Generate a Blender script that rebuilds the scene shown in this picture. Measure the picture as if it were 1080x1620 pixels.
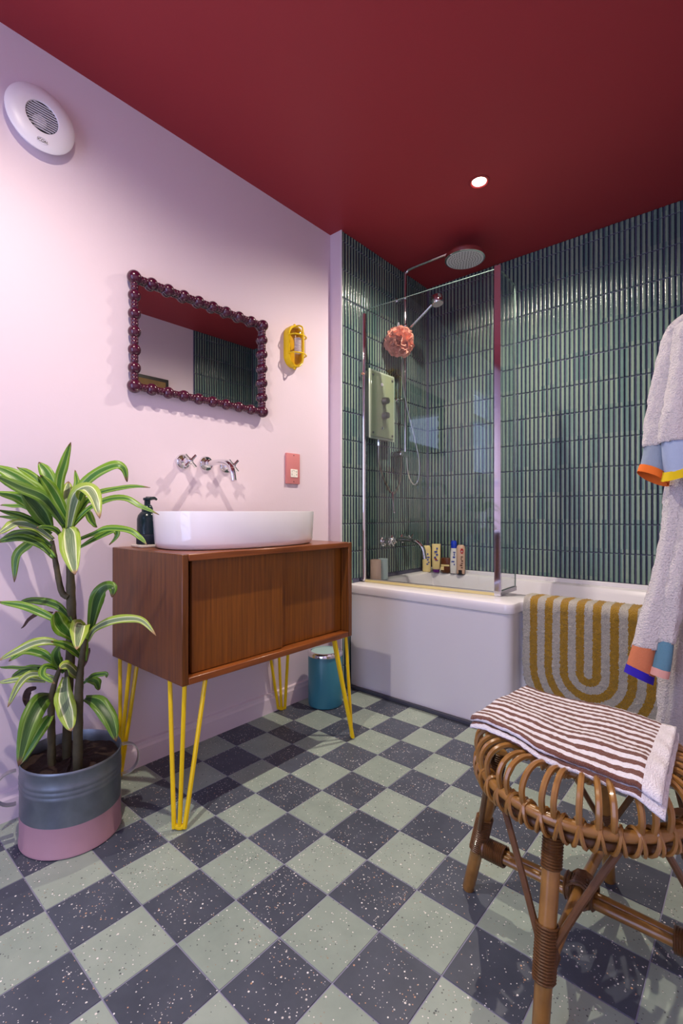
import bpy, bmesh, math, random
from mathutils import Vector, Matrix
random.seed(7)
PI = math.pi
for o in list(bpy.data.objects): bpy.data.objects.remove(o, do_unlink=True)
SC = bpy.context.scene
COL = SC.collection

# ------------------------------------------------------------------ camera
CAM = (1.665, 0.0, 0.90)
cd = bpy.data.cameras.new('camera'); cam = bpy.data.objects.new('camera', cd); COL.objects.link(cam)
cd.sensor_fit = 'HORIZONTAL'; cd.sensor_width = 36.0; cd.lens = 760/1080*36; cd.clip_start = 0.02
cam.location = CAM; cam.rotation_euler = (PI/2, 0, math.radians(40.95))
SC.camera = cam
# ------------------------------------------------------------------ world, exposure
W = bpy.data.worlds.new('daylight'); SC.world = W; W.use_nodes = True
bgn = W.node_tree.nodes['Background']; bgn.inputs[0].default_value = (0.52, 0.60, 1.0, 1); bgn.inputs[1].default_value = 5.6
vs = SC.view_settings; vs.view_transform = 'Standard'; vs.look = 'None'; vs.exposure = -0.28; vs.gamma = 1.0; vs.use_curve_mapping = False
# ------------------------------------------------------------------ lights of the room
SPOTS = [(0.756, 1.953), (0.756, 0.303)]
SPOT_W = (118, 112)
H = 2.325
for (x, y), wt in zip(SPOTS, SPOT_W):
    l = bpy.data.lights.new('downlight_lamp', 'SPOT'); l.energy = wt; l.color = (1.0, 0.88, 0.74)
    l.spot_size = math.radians(160); l.spot_blend = 1.0; l.shadow_soft_size = 0.012
    o = bpy.data.objects.new('downlight_lamp', l); o.location = (x, y, H-0.012); COL.objects.link(o)
WIN = (-0.66, 0.03, 1.22, 2.05)      # window in the left wall: y0 y1 z0 z1
FILL_DOOR = (0.45, 1.35, 2.02)            # unseen doorway added in the front wall to let in fill light: x0 x1 height
YF = -1.0
pl = bpy.data.lights.new('window_portal', 'AREA'); pl.shape = 'RECTANGLE'; pl.size = 0.83; pl.size_y = 0.69; pl.cycles.is_portal = True
o = bpy.data.objects.new('window_portal', pl); o.location = (-0.14, -0.315, 1.635); o.rotation_euler = (0, -PI/2, 0); COL.objects.link(o)
pl = bpy.data.lights.new('fill_door_portal', 'AREA'); pl.shape = 'RECTANGLE'; pl.size = 0.9; pl.size_y = 2.02; pl.cycles.is_portal = True
o = bpy.data.objects.new('fill_door_portal', pl); o.location = (0.9, YF-0.13, 1.01); o.rotation_euler = (PI/2, 0, 0); COL.objects.link(o)

# ------------------------------------------------------------------ helpers
class MB:
    def __init__(s): s.v=[]; s.f=[]; s.uv=[]; s.m=[]
    def add(s, vs, fs, uv=None, mi=0):
        b=len(s.v); s.v+= [tuple(p) for p in vs]; s.uv += (uv if uv else [(0,0)]*len(vs))
        s.f += [tuple(i+b for i in f) for f in fs]; s.m += [mi]*len(fs); return s
    def box(s, a, b, bev=0.0, seg=2, mi=0):
        x0,y0,z0=a; x1,y1,z1=b
        if bev<=0:
            vs=[(x0,y0,z0),(x1,y0,z0),(x1,y1,z0),(x0,y1,z0),(x0,y0,z1),(x1,y0,z1),(x1,y1,z1),(x0,y1,z1)]
            return s.add(vs,[(0,3,2,1),(4,5,6,7),(0,1,5,4),(1,2,6,5),(2,3,7,6),(3,0,4,7)],mi=mi)
        bm=bmesh.new(); bmesh.ops.create_cube(bm,size=1)
        for v in bm.verts: v.co=Vector(((x0+x1)/2+v.co.x*(x1-x0),(y0+y1)/2+v.co.y*(y1-y0),(z0+z1)/2+v.co.z*(z1-z0)))
        bmesh.ops.bevel(bm,geom=bm.edges[:],offset=bev,segments=seg,profile=.5,affect='EDGES')
        s.bm(bm,mi); return s
    def bm(s,bm,mi=0):
        bm.verts.index_update(); s.add([v.co[:] for v in bm.verts],[tuple(v.index for v in f.verts) for f in bm.faces],mi=mi); bm.free()
    def loft(s, rings, closed=True, cap=(True,True), mi=0, uvs=None):
        n=len(rings[0]); b=len(s.v); m=len(rings)
        vs=[p for r in rings for p in r]
        uv=uvs or [(j/(n-1 if n>1 else 1), i/(m-1 if m>1 else 1)) for i in range(m) for j in range(n)]
        fs=[]
        for i in range(m-1):
            for j in range(n if closed else n-1):
                k=(j+1)%n; fs.append((i*n+j,i*n+k,(i+1)*n+k,(i+1)*n+j))
        if closed and cap[0]: fs.append(tuple(reversed(range(n))))
        if closed and cap[1]: fs.append(tuple((m-1)*n+j for j in range(n)))
        return s.add(vs,fs,uv,mi)
    def tube(s, pts, r, n=8, closed=False, mi=0, cap=True, up=None):
        P=[Vector(p) for p in pts]; m=len(P); R=r if isinstance(r,(list,tuple)) else [r]*m
        T=[]
        for i in range(m):
            if closed: t=P[(i+1)%m]-P[i-1]
            else: t=P[min(i+1,m-1)]-P[max(i-1,0)]
            T.append(t.normalized())
        a=Vector(up) if up else (Vector((0,0,1)) if abs(T[0].z)<.9 else Vector((1,0,0)))
        N=(a-T[0]*a.dot(T[0])).normalized(); rings=[]
        for i in range(m):
            N=(N-T[i]*N.dot(T[i])).normalized(); B=T[i].cross(N)
            rings.append([P[i]+(N*math.cos(2*PI*j/n)+B*math.sin(2*PI*j/n))*R[i] for j in range(n)])
        if closed: rings.append(rings[0]); return s.loft(rings,True,(False,False),mi)
        return s.loft(rings,True,(cap,cap),mi)
    def lathe(s, prof, c, axis='z', n=32, mi=0, cap=(True,True), sx=1, sy=1):
        rings=[]
        for r,h in prof:
            ring=[]
            for j in range(n):
                a=2*PI*j/n; p,q=r*math.cos(a)*sx,r*math.sin(a)*sy
                if axis=='z': ring.append((c[0]+p,c[1]+q,c[2]+h))
                elif axis=='x': ring.append((c[0]+h,c[1]+p,c[2]+q))
                else: ring.append((c[0]+q,c[1]+h,c[2]+p))
            rings.append(ring)
        return s.loft(rings,True,cap,mi)
    def sphere(s,c,r,n=12,m=8,mi=0,sc=(1,1,1)):
        pr=[(max(1e-4,r*math.sin(PI*i/m)),-r*math.cos(PI*i/m)) for i in range(m+1)]
        b=len(s.v); s.lathe(pr,(0,0,0),n=n,mi=mi,cap=(False,False))
        for i in range(b,len(s.v)): p=s.v[i]; s.v[i]=(c[0]+p[0]*sc[0],c[1]+p[1]*sc[1],c[2]+p[2]*sc[2])
        return s
    def mesh(s,name,mats,off=(0,0,0),ang=40,smooth=True):
        me=bpy.data.meshes.new(name)
        me.from_pydata([(p[0]-off[0],p[1]-off[1],p[2]-off[2]) for p in s.v],[],s.f)
        for m in (mats if isinstance(mats,(list,tuple)) else [mats]): me.materials.append(m)
        uvl=me.uv_layers.new(name='UVMap')
        for p in me.polygons:
            for li,vi in zip(p.loop_indices,p.vertices): uvl.data[li].uv=s.uv[vi]
        me.polygons.foreach_set('material_index',s.m)
        me.validate(); me.update()
        bm=bmesh.new(); bm.from_mesh(me); bmesh.ops.recalc_face_normals(bm,faces=bm.faces[:]); bm.to_mesh(me); bm.free()
        if smooth:
            me.polygons.foreach_set('use_smooth',[True]*len(me.polygons)); me.set_sharp_from_angle(angle=math.radians(ang))
        return me
    def build(s,name,mats,parent=None,ang=40,smooth=True):
        off=(0,0,0); p=parent
        while p: off=tuple(a+b for a,b in zip(off,p.location)); p=p.parent
        o=bpy.data.objects.new(name,s.mesh(name,mats,off,ang,smooth)); COL.objects.link(o)
        if parent: o.parent=parent
        return o
def tag(o,label=None,cat=None,group=None,kind=None):
    if label: o['label']=label
    if cat: o['category']=cat
    if group: o['group']=group
    if kind: o['kind']=kind
    return o
def thing(name,label,cat,loc=(0,0,0),group=None):
    o=bpy.data.objects.new(name,None); o.location=loc; o.empty_display_size=.05; COL.objects.link(o)
    return tag(o,label,cat,group)
def inst(name,me,parent,loc,rot=(0,0,0),sc=(1,1,1)):
    o=bpy.data.objects.new(name,me); COL.objects.link(o)
    if parent:
        o.parent=parent; off=(0,0,0); p=parent
        while p: off=tuple(a+b for a,b in zip(off,p.location)); p=p.parent
        loc=tuple(a-b for a,b in zip(loc,off))
    o.location=loc; o.rotation_euler=rot; o.scale=sc; return o
def spline(pts,k=8):
    P=[Vector(p) for p in pts]; out=[]
    for i in range(len(P)-1):
        a=P[max(i-1,0)];b=P[i];c=P[i+1];d=P[min(i+2,len(P)-1)]
        for j in range(k):
            t=j/k; out.append(.5*((2*b)+(c-a)*t+(2*a-5*b+4*c-d)*t*t+(3*b-a-3*c+d)*t**3))
    out.append(P[-1]); return out
def interp(vals,n):
    m=len(vals)-1; r=[]
    for i in range(n):
        t=i/(n-1)*m; k=min(int(t),m-1); r.append(vals[k]+(vals[k+1]-vals[k])*(t-k))
    return r
def text_mb(txt,size,extr,place):
    c=bpy.data.curves.new('t','FONT'); c.body=txt; c.size=size; c.extrude=extr; c.align_x='CENTER'; c.align_y='CENTER'; c.resolution_u=2
    o=bpy.data.objects.new('t',c); COL.objects.link(o)
    me=bpy.data.meshes.new_from_object(o.evaluated_get(bpy.context.evaluated_depsgraph_get()))
    mb=MB(); mb.add([place(v.co.x,v.co.y,v.co.z) for v in me.vertices],[tuple(p.vertices) for p in me.polygons])
    bpy.data.objects.remove(o); bpy.data.curves.remove(c); bpy.data.meshes.remove(me); return mb

# ------------------------------------------------------------------ materials
def S(r,g,b): # sRGB 0-255 -> linear
    f=lambda c:(c/255/12.92 if c/255<=.04045 else ((c/255+.055)/1.055)**2.4)
    return (f(r),f(g),f(b),1)
def mat(name,col,rough=.5,metal=0,spec=.5,bump=0,bscale=200,bdist=.002,coat=0,var=0,vscale=8,trans=0,ior=1.45,sheen=0,sss=0,emis=None,estr=0):
    m=bpy.data.materials.new(name); m.use_nodes=True; nt=m.node_tree; b=nt.nodes['Principled BSDF']
    I=b.inputs; I['Base Color'].default_value=col; I['Roughness'].default_value=rough; I['Metallic'].default_value=metal
    I['Specular IOR Level'].default_value=spec; I['Coat Weight'].default_value=coat; I['IOR'].default_value=ior
    I['Transmission Weight'].default_value=trans; I['Sheen Weight'].default_value=sheen
    if emis: I['Emission Color'].default_value=emis; I['Emission Strength'].default_value=estr
    tc=nt.nodes.new('ShaderNodeNewGeometry')
    if var:
        n=nt.nodes.new('ShaderNodeTexNoise'); n.inputs['Scale'].default_value=vscale; n.inputs['Detail'].default_value=4
        nt.links.new(tc.outputs['Position'],n.inputs['Vector'])
        mx=nt.nodes.new('ShaderNodeMix'); mx.data_type='RGBA'
        mx.inputs['A'].default_value=tuple(c*(1-var) for c in col[:3])+(1,); mx.inputs['B'].default_value=tuple(min(1,c*(1+var)) for c in col[:3])+(1,)
        nt.links.new(n.outputs['Fac'],mx.inputs['Factor']); nt.links.new(mx.outputs['Result'],I['Base Color'])
    if bump:
        n=nt.nodes.new('ShaderNodeTexNoise'); n.inputs['Scale'].default_value=bscale; n.inputs['Detail'].default_value=3
        nt.links.new(tc.outputs['Position'],n.inputs['Vector'])
        bp=nt.nodes.new('ShaderNodeBump'); bp.inputs['Strength'].default_value=bump; bp.inputs['Distance'].default_value=bdist
        nt.links.new(n.outputs['Fac'],bp.inputs['Height']); nt.links.new(bp.outputs['Normal'],I['Normal'])
    return m
class NT:
    def __init__(s,m): s.t=m.node_tree
    def n(s,kind,**kw):
        nd=s.t.nodes.new('ShaderNode'+kind)
        for k,v in kw.items(): setattr(nd,k,v)
        return nd
    def l(s,a,b): s.t.links.new(a,b)
    def math(s,op,a,b=None,c=None):
        nd=s.n('Math',operation=op)
        for i,x in enumerate((a,b,c)):
            if x is None: continue
            if isinstance(x,(int,float)): nd.inputs[i].default_value=x
            else: s.l(x,nd.inputs[i])
        return nd.outputs[0]
    def mix(s,f,a,b):
        nd=s.n('Mix',data_type='RGBA')
        for k,x in (('Factor',f),('A',a),('B',b)):
            if isinstance(x,(int,float,tuple)): nd.inputs[k].default_value=x
            else: s.l(x,nd.inputs[k])
        return nd.outputs['Result']
    def ramp(s,f,stops,interp='LINEAR'):
        nd=s.n('ValToRGB'); cr=nd.color_ramp; cr.interpolation=interp
        while len(cr.elements)<len(stops): cr.elements.new(.5)
        for e,(p,c) in zip(cr.elements,stops): e.position=p; e.color=c
        s.l(f,nd.inputs[0]); return nd.outputs[0]
def base(m): return m.node_tree.nodes['Principled BSDF'].inputs

M={}
M['pink']=mat('pink_wall_paint',S(224,208,218),.55,spec=.3,bump=.12,bscale=90)
M['crimson']=mat('crimson_ceiling_paint',S(152,50,56),.5,spec=.3,bump=.1,bscale=90)
M['skirt']=mat('pink_gloss_paint',S(224,208,218),.35)
M['white']=mat('white_ceramic',S(240,238,240),.08,coat=.5)
M['bath']=mat('white_acrylic',S(226,223,228),.22,coat=.2)
M['plastic']=mat('white_plastic',S(235,232,240),.35)
M['dark']=mat('dark_cavity',S(30,26,30),.7)
M['chrome']=mat('chrome',S(225,225,228),.06,metal=1)
M['hose']=mat('dull_chrome_hose',S(150,148,140),.32,metal=1)
M['steel']=mat('brushed_steel',S(190,190,192),.3,metal=1)
M['maroon']=mat('maroon_lacquer',S(66,12,40),.22,coat=.5)
M['mirror']=mat('mirror_silver',S(222,222,222),.0,metal=1)
M['yellow']=mat('yellow_enamel',S(232,196,14),.3)
M['salmon']=mat('salmon_metal_plate',S(205,128,128),.4)
M['ivory']=mat('ivory_plastic',S(240,236,225),.35)
M['navy']=mat('navy_green_glass_bottle',S(10,34,42),.22)
M['marble']=mat('pale_stone_coaster',S(215,205,195),.3,var=.2,vscale=60)
M['teal']=mat('teal_enamel',S(62,132,150),.28)
M['mint']=mat('mint_lid',S(168,208,205),.35)
M['zinc']=mat('galvanised_zinc',S(120,128,136),.42,metal=.7,var=.25,vscale=30,bump=.05)
M['pinkband']=mat('pink_paint_on_zinc',S(168,130,140),.5,var=.08,vscale=20)
M['soil']=mat('dark_potting_soil',S(45,30,22),.95,bump=1,bscale=120,var=.6,vscale=150)
M['bark']=mat('dracaena_stem',S(72,66,42),.7,bump=.5,bscale=90,var=.4,vscale=80)
M['sage']=mat('sage_acrylic_panel',S(146,158,132),.12,coat=.3)
M['box']=mat('grey_green_box',S(82,88,80),.4)
M['clearedge']=mat('pale_acrylic_edge',S(170,182,166),.2)
M['knob']=mat('grey_knob',S(120,122,124),.3,metal=.6)
M['copper']=mat('copper_pipe',S(230,170,150),.3,metal=.6)
M['puff']=mat('peach_netting',S(246,174,150),.8,sheen=.4)
M['terry']=mat('cream_terry',S(208,202,202),.95,sheen=.3,bump=1,bscale=230,bdist=.008)
M['cuffblue']=mat('pale_blue_cotton',S(160,176,200),.9,bump=.6,bscale=500)
M['cuffgrey']=mat('grey_blue_cotton',S(138,152,168),.9,bump=.6,bscale=500)
M['cufforange']=mat('clay_orange_cotton',S(200,120,82),.9,bump=.6,bscale=500)
M['cuffteal']=mat('teal_blue_cotton',S(92,136,156),.9,bump=.6,bscale=500)
M['orange']=mat('orange_binding',S(226,112,36),.9)
M['yellowb']=mat('mustard_binding',S(206,178,10),.9)
M['royal']=mat('royal_blue_binding',S(48,28,170),.85)
M['pinkb']=mat('pink_binding',S(214,160,148),.9)
M['cream']=mat('cream_bottle',S(236,214,150),.35)
M['whiteb']=mat('white_bottle',S(232,230,226),.3)
M['blueb']=mat('blue_cap',S(20,60,190),.3)
M['beige']=mat('pink_beige_bottle',S(214,176,152),.35)
M['purple']=mat('purple_cap',S(96,30,120),.35)
M['brownj']=mat('brown_jar',S(96,52,30),.3)
M['black']=mat('black_plastic',S(30,28,30),.4)
M['redp']=mat('red_print',S(190,30,30),.5)
M['bluep']=mat('blue_print',S(60,80,160),.5)
M['cupp']=mat('blush_ceramic',S(214,184,168),.4)
M['cupb']=mat('pale_blue_ceramic',S(182,206,208),.4)
M['grout']=mat('slate_grout',S(96,98,122),.8)
M['fgrout']=mat('lilac_grey_grout',S(146,146,168),.8,bump=.3)
M['silicone']=mat('grey_sealant',S(70,72,84),.5)
M['trimw']=mat('white_tile_trim',S(225,220,225),.4)
M['frost']=mat('ribbed_bulb_glass',S(225,205,190),.2,trans=.4)
M['lampon']=mat('lit_downlight',S(255,230,200),.5,emis=(1,.82,.62,1),estr=60)
M['bezel']=mat('crimson_bezel',S(140,34,42),.5)
M['framed']=mat('black_picture_frame',S(28,24,24),.4)
M['picture']=mat('ochre_picture',S(120,92,50),.6,var=.4,vscale=12)
def glass(name,tint,rough=0.0,ior=1.38):
    m=bpy.data.materials.new(name); m.use_nodes=True; q=NT(m); q.t.nodes.clear()
    out=q.n('OutputMaterial'); tr=q.n('BsdfTransparent'); tr.inputs[0].default_value=tint
    gl=q.n('BsdfGlossy'); gl.inputs['Roughness'].default_value=rough; gl.inputs[0].default_value=(1,1,1,1)
    fr=q.n('Fresnel'); ge=q.n('NewGeometry'); q.l(q.math('ADD',ior,q.math('MULTIPLY',ge.outputs['Backfacing'],1/ior-ior)),fr.inputs[0]); mx=q.n('MixShader')
    q.l(fr.outputs[0],mx.inputs[0]); q.l(tr.outputs[0],mx.inputs[1]); q.l(gl.outputs[0],mx.inputs[2]); q.l(mx.outputs[0],out.inputs[0]); return m
M['glass']=glass('shower_glass',(.93,.95,.94,1))
M['winglass']=glass('window_glass',(.97,.98,1,1))
M['bulbglass']=glass('lantern_glass',(.97,.92,.87,1),.2)
# wood
def wood(name,c1,c2,stretch,rough=.3):
    m=mat(name,c1,rough,coat=.08); q=NT(m); g=q.n('NewGeometry'); mp=q.n('Mapping'); mp.inputs['Scale'].default_value=stretch
    q.l(g.outputs['Position'],mp.inputs[0]); n=q.n('TexNoise'); n.inputs['Scale'].default_value=6; n.inputs['Detail'].default_value=8; n.inputs['Roughness'].default_value=.65
    q.l(mp.outputs[0],n.inputs['Vector']); c=q.ramp(n.outputs['Fac'],[(.3,c1),(.7,c2)]); q.l(c,base(m)['Base Color'])
    bp=q.n('Bump'); bp.inputs['Strength'].default_value=.15; bp.inputs['Distance'].default_value=.001; q.l(n.outputs['Fac'],bp.inputs['Height']); q.l(bp.outputs[0],base(m)['Normal'])
    return m
M['teak']=wood('teak_vertical_grain',S(78,42,14),S(122,70,24),(14,14,.7))
M['teakh']=wood('teak_long_grain',S(96,48,20),S(150,84,38),(14,.7,14))
M['teakdoor']=wood('teak_door_veneer',S(98,54,14),S(142,84,24),(20,20,.6))
M['rattan']=mat('golden_rattan',S(142,100,46),.3,coat=.4,var=.5,vscale=30)
M['rattand']=mat('dark_rattan_binding',S(92,60,30),.4,coat=.2,var=.4,vscale=60)
# terrazzo tiles
def terrazzo(name,c,c2,chips,dens):
    m=mat(name,c,.42,spec=.4); q=NT(m); g=q.n('NewGeometry')
    n=q.n('TexNoise'); n.inputs['Scale'].default_value=11; n.inputs['Detail'].default_value=7; n.inputs['Roughness'].default_value=.6; q.l(g.outputs['Position'],n.inputs['Vector'])
    cl=q.n('TexNoise'); cl.inputs['Scale'].default_value=7; q.l(g.outputs['Position'],cl.inputs['Vector']); clu=q.math('MULTIPLY_ADD',cl.outputs['Fac'],4.0,-1.0)
    oi=q.n('ObjectInfo'); bc=q.mix(q.math('ADD',q.math('MULTIPLY',n.outputs['Fac'],.75),q.math('MULTIPLY',oi.outputs['Random'],.25)),c,c2)
    for sc,rad,th in ((120,.25,dens),(240,.30,dens*1.1)):
        vo=q.n('TexVoronoi'); vo.inputs['Scale'].default_value=sc; q.l(g.outputs['Position'],vo.inputs['Vector'])
        sp=q.n('SeparateColor'); q.l(vo.outputs['Color'],sp.inputs[0])
        msk=q.math('MULTIPLY',q.math('LESS_THAN',vo.outputs['Distance'],rad),q.math('LESS_THAN',sp.outputs[0],q.math('MULTIPLY',clu,th)))
        bc=q.mix(msk,bc,q.ramp(sp.outputs[1],[(i/len(chips),x) for i,x in enumerate(chips)],'CONSTANT'))
    q.l(bc,base(m)['Base Color']); return m
M['tdark']=terrazzo('charcoal_terrazzo',S(40,46,58),S(92,98,110),[S(225,222,215),S(200,196,190),S(190,150,120),S(150,150,155),S(235,232,228)],.15)
M['tlight']=terrazzo('sage_terrazzo',S(118,134,124),S(170,182,168),[S(235,232,225),S(90,96,92),S(225,222,212),S(150,140,120),S(80,88,90)],.13)
# finger tile glaze: sage in the middle of each tile, navy where the glaze pools at its long edges
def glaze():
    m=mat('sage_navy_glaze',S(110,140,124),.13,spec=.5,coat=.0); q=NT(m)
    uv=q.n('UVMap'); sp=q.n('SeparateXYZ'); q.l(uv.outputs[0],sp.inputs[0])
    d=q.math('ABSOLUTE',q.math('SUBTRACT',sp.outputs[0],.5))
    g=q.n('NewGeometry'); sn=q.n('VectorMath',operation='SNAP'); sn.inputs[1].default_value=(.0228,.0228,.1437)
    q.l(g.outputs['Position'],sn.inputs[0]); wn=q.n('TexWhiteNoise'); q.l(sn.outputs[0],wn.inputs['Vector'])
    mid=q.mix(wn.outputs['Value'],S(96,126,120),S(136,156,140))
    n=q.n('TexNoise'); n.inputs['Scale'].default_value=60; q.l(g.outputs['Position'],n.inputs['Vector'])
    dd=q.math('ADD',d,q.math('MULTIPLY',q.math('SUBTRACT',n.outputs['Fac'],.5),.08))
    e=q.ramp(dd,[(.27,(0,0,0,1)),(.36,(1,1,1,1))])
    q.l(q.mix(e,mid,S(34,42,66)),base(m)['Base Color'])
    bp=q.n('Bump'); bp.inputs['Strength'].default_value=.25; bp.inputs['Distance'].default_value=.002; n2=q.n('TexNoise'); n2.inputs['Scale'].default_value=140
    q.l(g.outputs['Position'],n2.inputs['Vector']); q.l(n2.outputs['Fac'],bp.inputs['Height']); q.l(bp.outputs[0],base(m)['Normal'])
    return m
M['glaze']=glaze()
# leaf: dark green middle, thin white lines, lime edges, brown tip
def leafmat(name,mid,line,edge,tip):
    m=mat(name,mid,.38,spec=.4); q=NT(m); uv=q.n('UVMap'); sp=q.n('SeparateXYZ'); q.l(uv.outputs[0],sp.inputs[0])
    d=q.math('ABSOLUTE',q.math('SUBTRACT',sp.outputs[0],.5))
    c=q.ramp(d,[(0,mid),(.02,mid),(.2,mid),(.225,line),(.26,line),(.29,edge),(.5,edge)])
    mp=q.n('Mapping'); mp.inputs['Scale'].default_value=(22,1.5,1); q.l(uv.outputs[0],mp.inputs[0])
    n=q.n('TexNoise'); n.inputs['Scale'].default_value=1.6; q.l(mp.outputs[0],n.inputs['Vector'])
    st=q.ramp(n.outputs['Fac'],[(.52,(0,0,0,1)),(.6,(1,1,1,1))]); c=q.mix(q.math('MULTIPLY',st,.35),c,line)
    t=q.ramp(sp.outputs[1],[(.9,(0,0,0,1)),(.95,(1,1,1,1))]); q.l(q.mix(t,c,tip),base(m)['Base Color']); 
    base(m)['Subsurface Weight'].default_value=0
    return m
M['leaf0']=leafmat('lime_edged_leaf',S(50,104,26),S(150,176,92),S(104,144,26),S(110,84,50))
M['leaf1']=leafmat('dark_leaf',S(34,70,28),S(110,140,70),S(80,116,28),S(96,70,44))
M['leaf2']=leafmat('pale_striped_leaf',S(96,118,84),S(212,218,168),S(140,166,50),S(150,120,84))
M['leaf3']=mat('withered_leaf',S(58,38,32),.8)
# bath mat: nested U stripes (mat-local x and z)
def matmat():
    m=mat('u_striped_pile',S(200,195,180),.95,sheen=.2,bump=1,bscale=330,bdist=.008); q=NT(m); uv=q.n('UVMap'); sp=q.n('SeparateXYZ'); q.l(uv.outputs[0],sp.inputs[0])
    g=q.n('NewGeometry'); n=q.n('TexNoise'); n.inputs['Scale'].default_value=140; q.l(g.outputs['Position'],n.inputs['Vector'])
    x=q.math('ABSOLUTE',sp.outputs[0]); y=q.math('MINIMUM',sp.outputs[1],0.0)
    d=q.math('SQRT',q.math('ADD',q.math('MULTIPLY',x,x),q.math('MULTIPLY',y,y)))
    d=q.math('ADD',d,q.math('MULTIPLY',q.math('SUBTRACT',n.outputs['Fac'],.5),.008))
    k=q.math('ADD',q.math('DIVIDE',d,.058),.75)          # white .5 then gold / white alternating, 29 mm each
    fr=q.math('FRACT',k); gold=q.math('LESS_THAN',fr,.5)
    lim=q.math('LESS_THAN',d,.2175); gold=q.math('MULTIPLY',gold,lim)
    v=q.n('TexNoise'); v.inputs['Scale'].default_value=380; q.l(g.outputs['Position'],v.inputs['Vector'])
    cg=q.mix(v.outputs['Fac'],S(108,80,4),S(208,160,22)); cw=q.mix(v.outputs['Fac'],S(140,134,122),S(226,220,208))
    q.l(q.mix(gold,cw,cg),base(m)['Base Color']); return m
M['mat']=matmat()
def towelmat():
    m=mat('brown_white_stripes',S(240,238,240),.95,sheen=.2,bump=1,bscale=420,bdist=.005); q=NT(m); uv=q.n('UVMap'); sp=q.n('SeparateXYZ'); q.l(uv.outputs[0],sp.inputs[0])
    g=q.n('NewGeometry'); n=q.n('TexNoise'); n.inputs['Scale'].default_value=25; q.l(g.outputs['Position'],n.inputs['Vector'])
    k=q.math('ADD',q.math('DIVIDE',sp.outputs[1],.0215),q.math('MULTIPLY',q.math('SUBTRACT',n.outputs['Fac'],.5),.25))
    br=q.math('MULTIPLY',q.math('LESS_THAN',q.math('FRACT',k),.5),q.math('LESS_THAN',sp.outputs[0],.905))
    q.l(q.mix(br,S(238,234,238),S(112,68,52)),base(m)['Base Color']); return m
M['towel']=towelmat()
# ================================================================== SETTING
def struct(name,mb,m,parent=None,smooth=False):
    o=mb.build(name,m,parent,smooth=smooth)
    if parent is None: o['kind']='structure'
    return o
XR=1.72; YB=2.672; TX=0.075; YE=1.835
T=.12
# floor slab and its tiles, each a part
floor=struct('floor',MB().box((-T,YF-T,-.06),(XR+T,YB+T,-.0016)),M['fgrout'])
tile=MB().box((-.0740,-.0740,-.0015),(.0740,.0740,0),bev=.0007,seg=1)
tm=[tile.mesh('floor_tile',M['tdark'],smooth=False),tile.mesh('floor_tile',M['tlight'],smooth=False)]
s=.1503; y0=.381
for i in range(0,12):
    for j in range(-9,16):
        xa,xb=i*s-.002,(i+1)*s-.002; ya,yb=y0+j*s,y0+(j+1)*s
        xa=max(xa,.0); xb=min(xb,XR); ya=max(ya,YF); yb=min(yb,2.1)
        if xb-xa<.02 or yb-ya<.02: continue
        par=(i+j)%2   # i=3,j=0 dark
        inst('floor_tile',tm[0] if par==1 else tm[1],floor,((xa+xb)/2,(ya+yb)/2,0),sc=((xb-xa)/s,(yb-ya)/s,1))
struct('ceiling',MB().box((-T,YF-T,H),(XR+T,YB+T,H+.1)),M['crimson'])
y0w,y1w,z0w,z1w=WIN
wl=MB().box((-T,YF,0),(0,y0w,H)).box((-T,y0w,0),(0,y1w,z0w)).box((-T,y0w,z1w),(0,y1w,H)).box((-T,y1w,0),(0,YE,H))
struct('wall_left',wl,M['pink'])
dx0,dx1,dh=FILL_DOOR
wf=MB().box((-T,YF-T,0),(dx0,YF,H)).box((dx1,YF-T,0),(XR+T,YF,H)).box((dx0,YF-T,dh),(dx1,YF,H))
struct('wall_front',wf,M['pink'])
struct('trim_1',MB().box((dx0-.06,YF,0),(dx0,YF+.015,dh+.06)).box((dx1,YF,0),(dx1+.06,YF+.015,dh+.06)).box((dx0,YF,dh),(dx1,YF+.015,dh+.06)),M['skirt'])  # casing round the added fill-light doorway
# tiled recess: end wall stands 75 mm proud of the pink wall
GY=.0065
we=struct('wall_end',MB().box((-T,YE+.001,0),(TX-GY,YB+T,H)),[M['grout']])
struct('trim_2',MB().box((-.001,YE-.004,0),(TX-.006,YE+.001,H)),M['pink'])
struct('trim_3',MB().box((TX-.008,YE-.006,0),(TX+.002,YE+.001,H),bev=.001,seg=1),M['trimw'])
wb=struct('wall_back',MB().box((TX-GY,YB+GY,0),(XR+T,YB+T,H)),M['grout'])
YT=2.083
wr=struct('wall_right',MB().box((XR,YF,0),(XR+T,YB+GY,H)),[M['pink']])
grt=MB().box((XR-.004,YT,.5),(XR,YB+GY,H)).build('tile_bed',M['grout'],wr,smooth=False)
TW,TH,TD=.0203,.1405,.0066; PX,PZ=.0228,.1437; Z0=.5525
def finger(mb,o,ax,nrm,h):
    # o: lower-left corner on the wall plane; ax: unit vector along the wall; nrm: outwards
    prof=[(-.5,0),(-.43,.62),(-.24,.95),(.24,.95),(.43,.62),(.5,0)]
    rings=[]; uv=[]
    for zz,k in ((0,.25),(.004,1),(h-.004,1),(h,.25)):
        r=[]
        for t,d in prof:
            r.append((o[0]+ax[0]*(t+.5)*TW+nrm[0]*d*k*TD, o[1]+ax[1]*(t+.5)*TW+nrm[1]*d*k*TD, o[2]+zz)); uv.append((t+.5,zz/h))
        rings.append(r)
    mb.loft(rings,closed=False,uvs=uv)
rows=[(Z0+k*PZ,TH) for k in range(12)]+[(Z0+12*PZ,H-(Z0+12*PZ))]
fm=MB(); finger(fm,(0,0,0),(1,0,0),(0,-1,0),TH); fme=fm.mesh('wall_tile',M['glaze'],ang=40)
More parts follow.
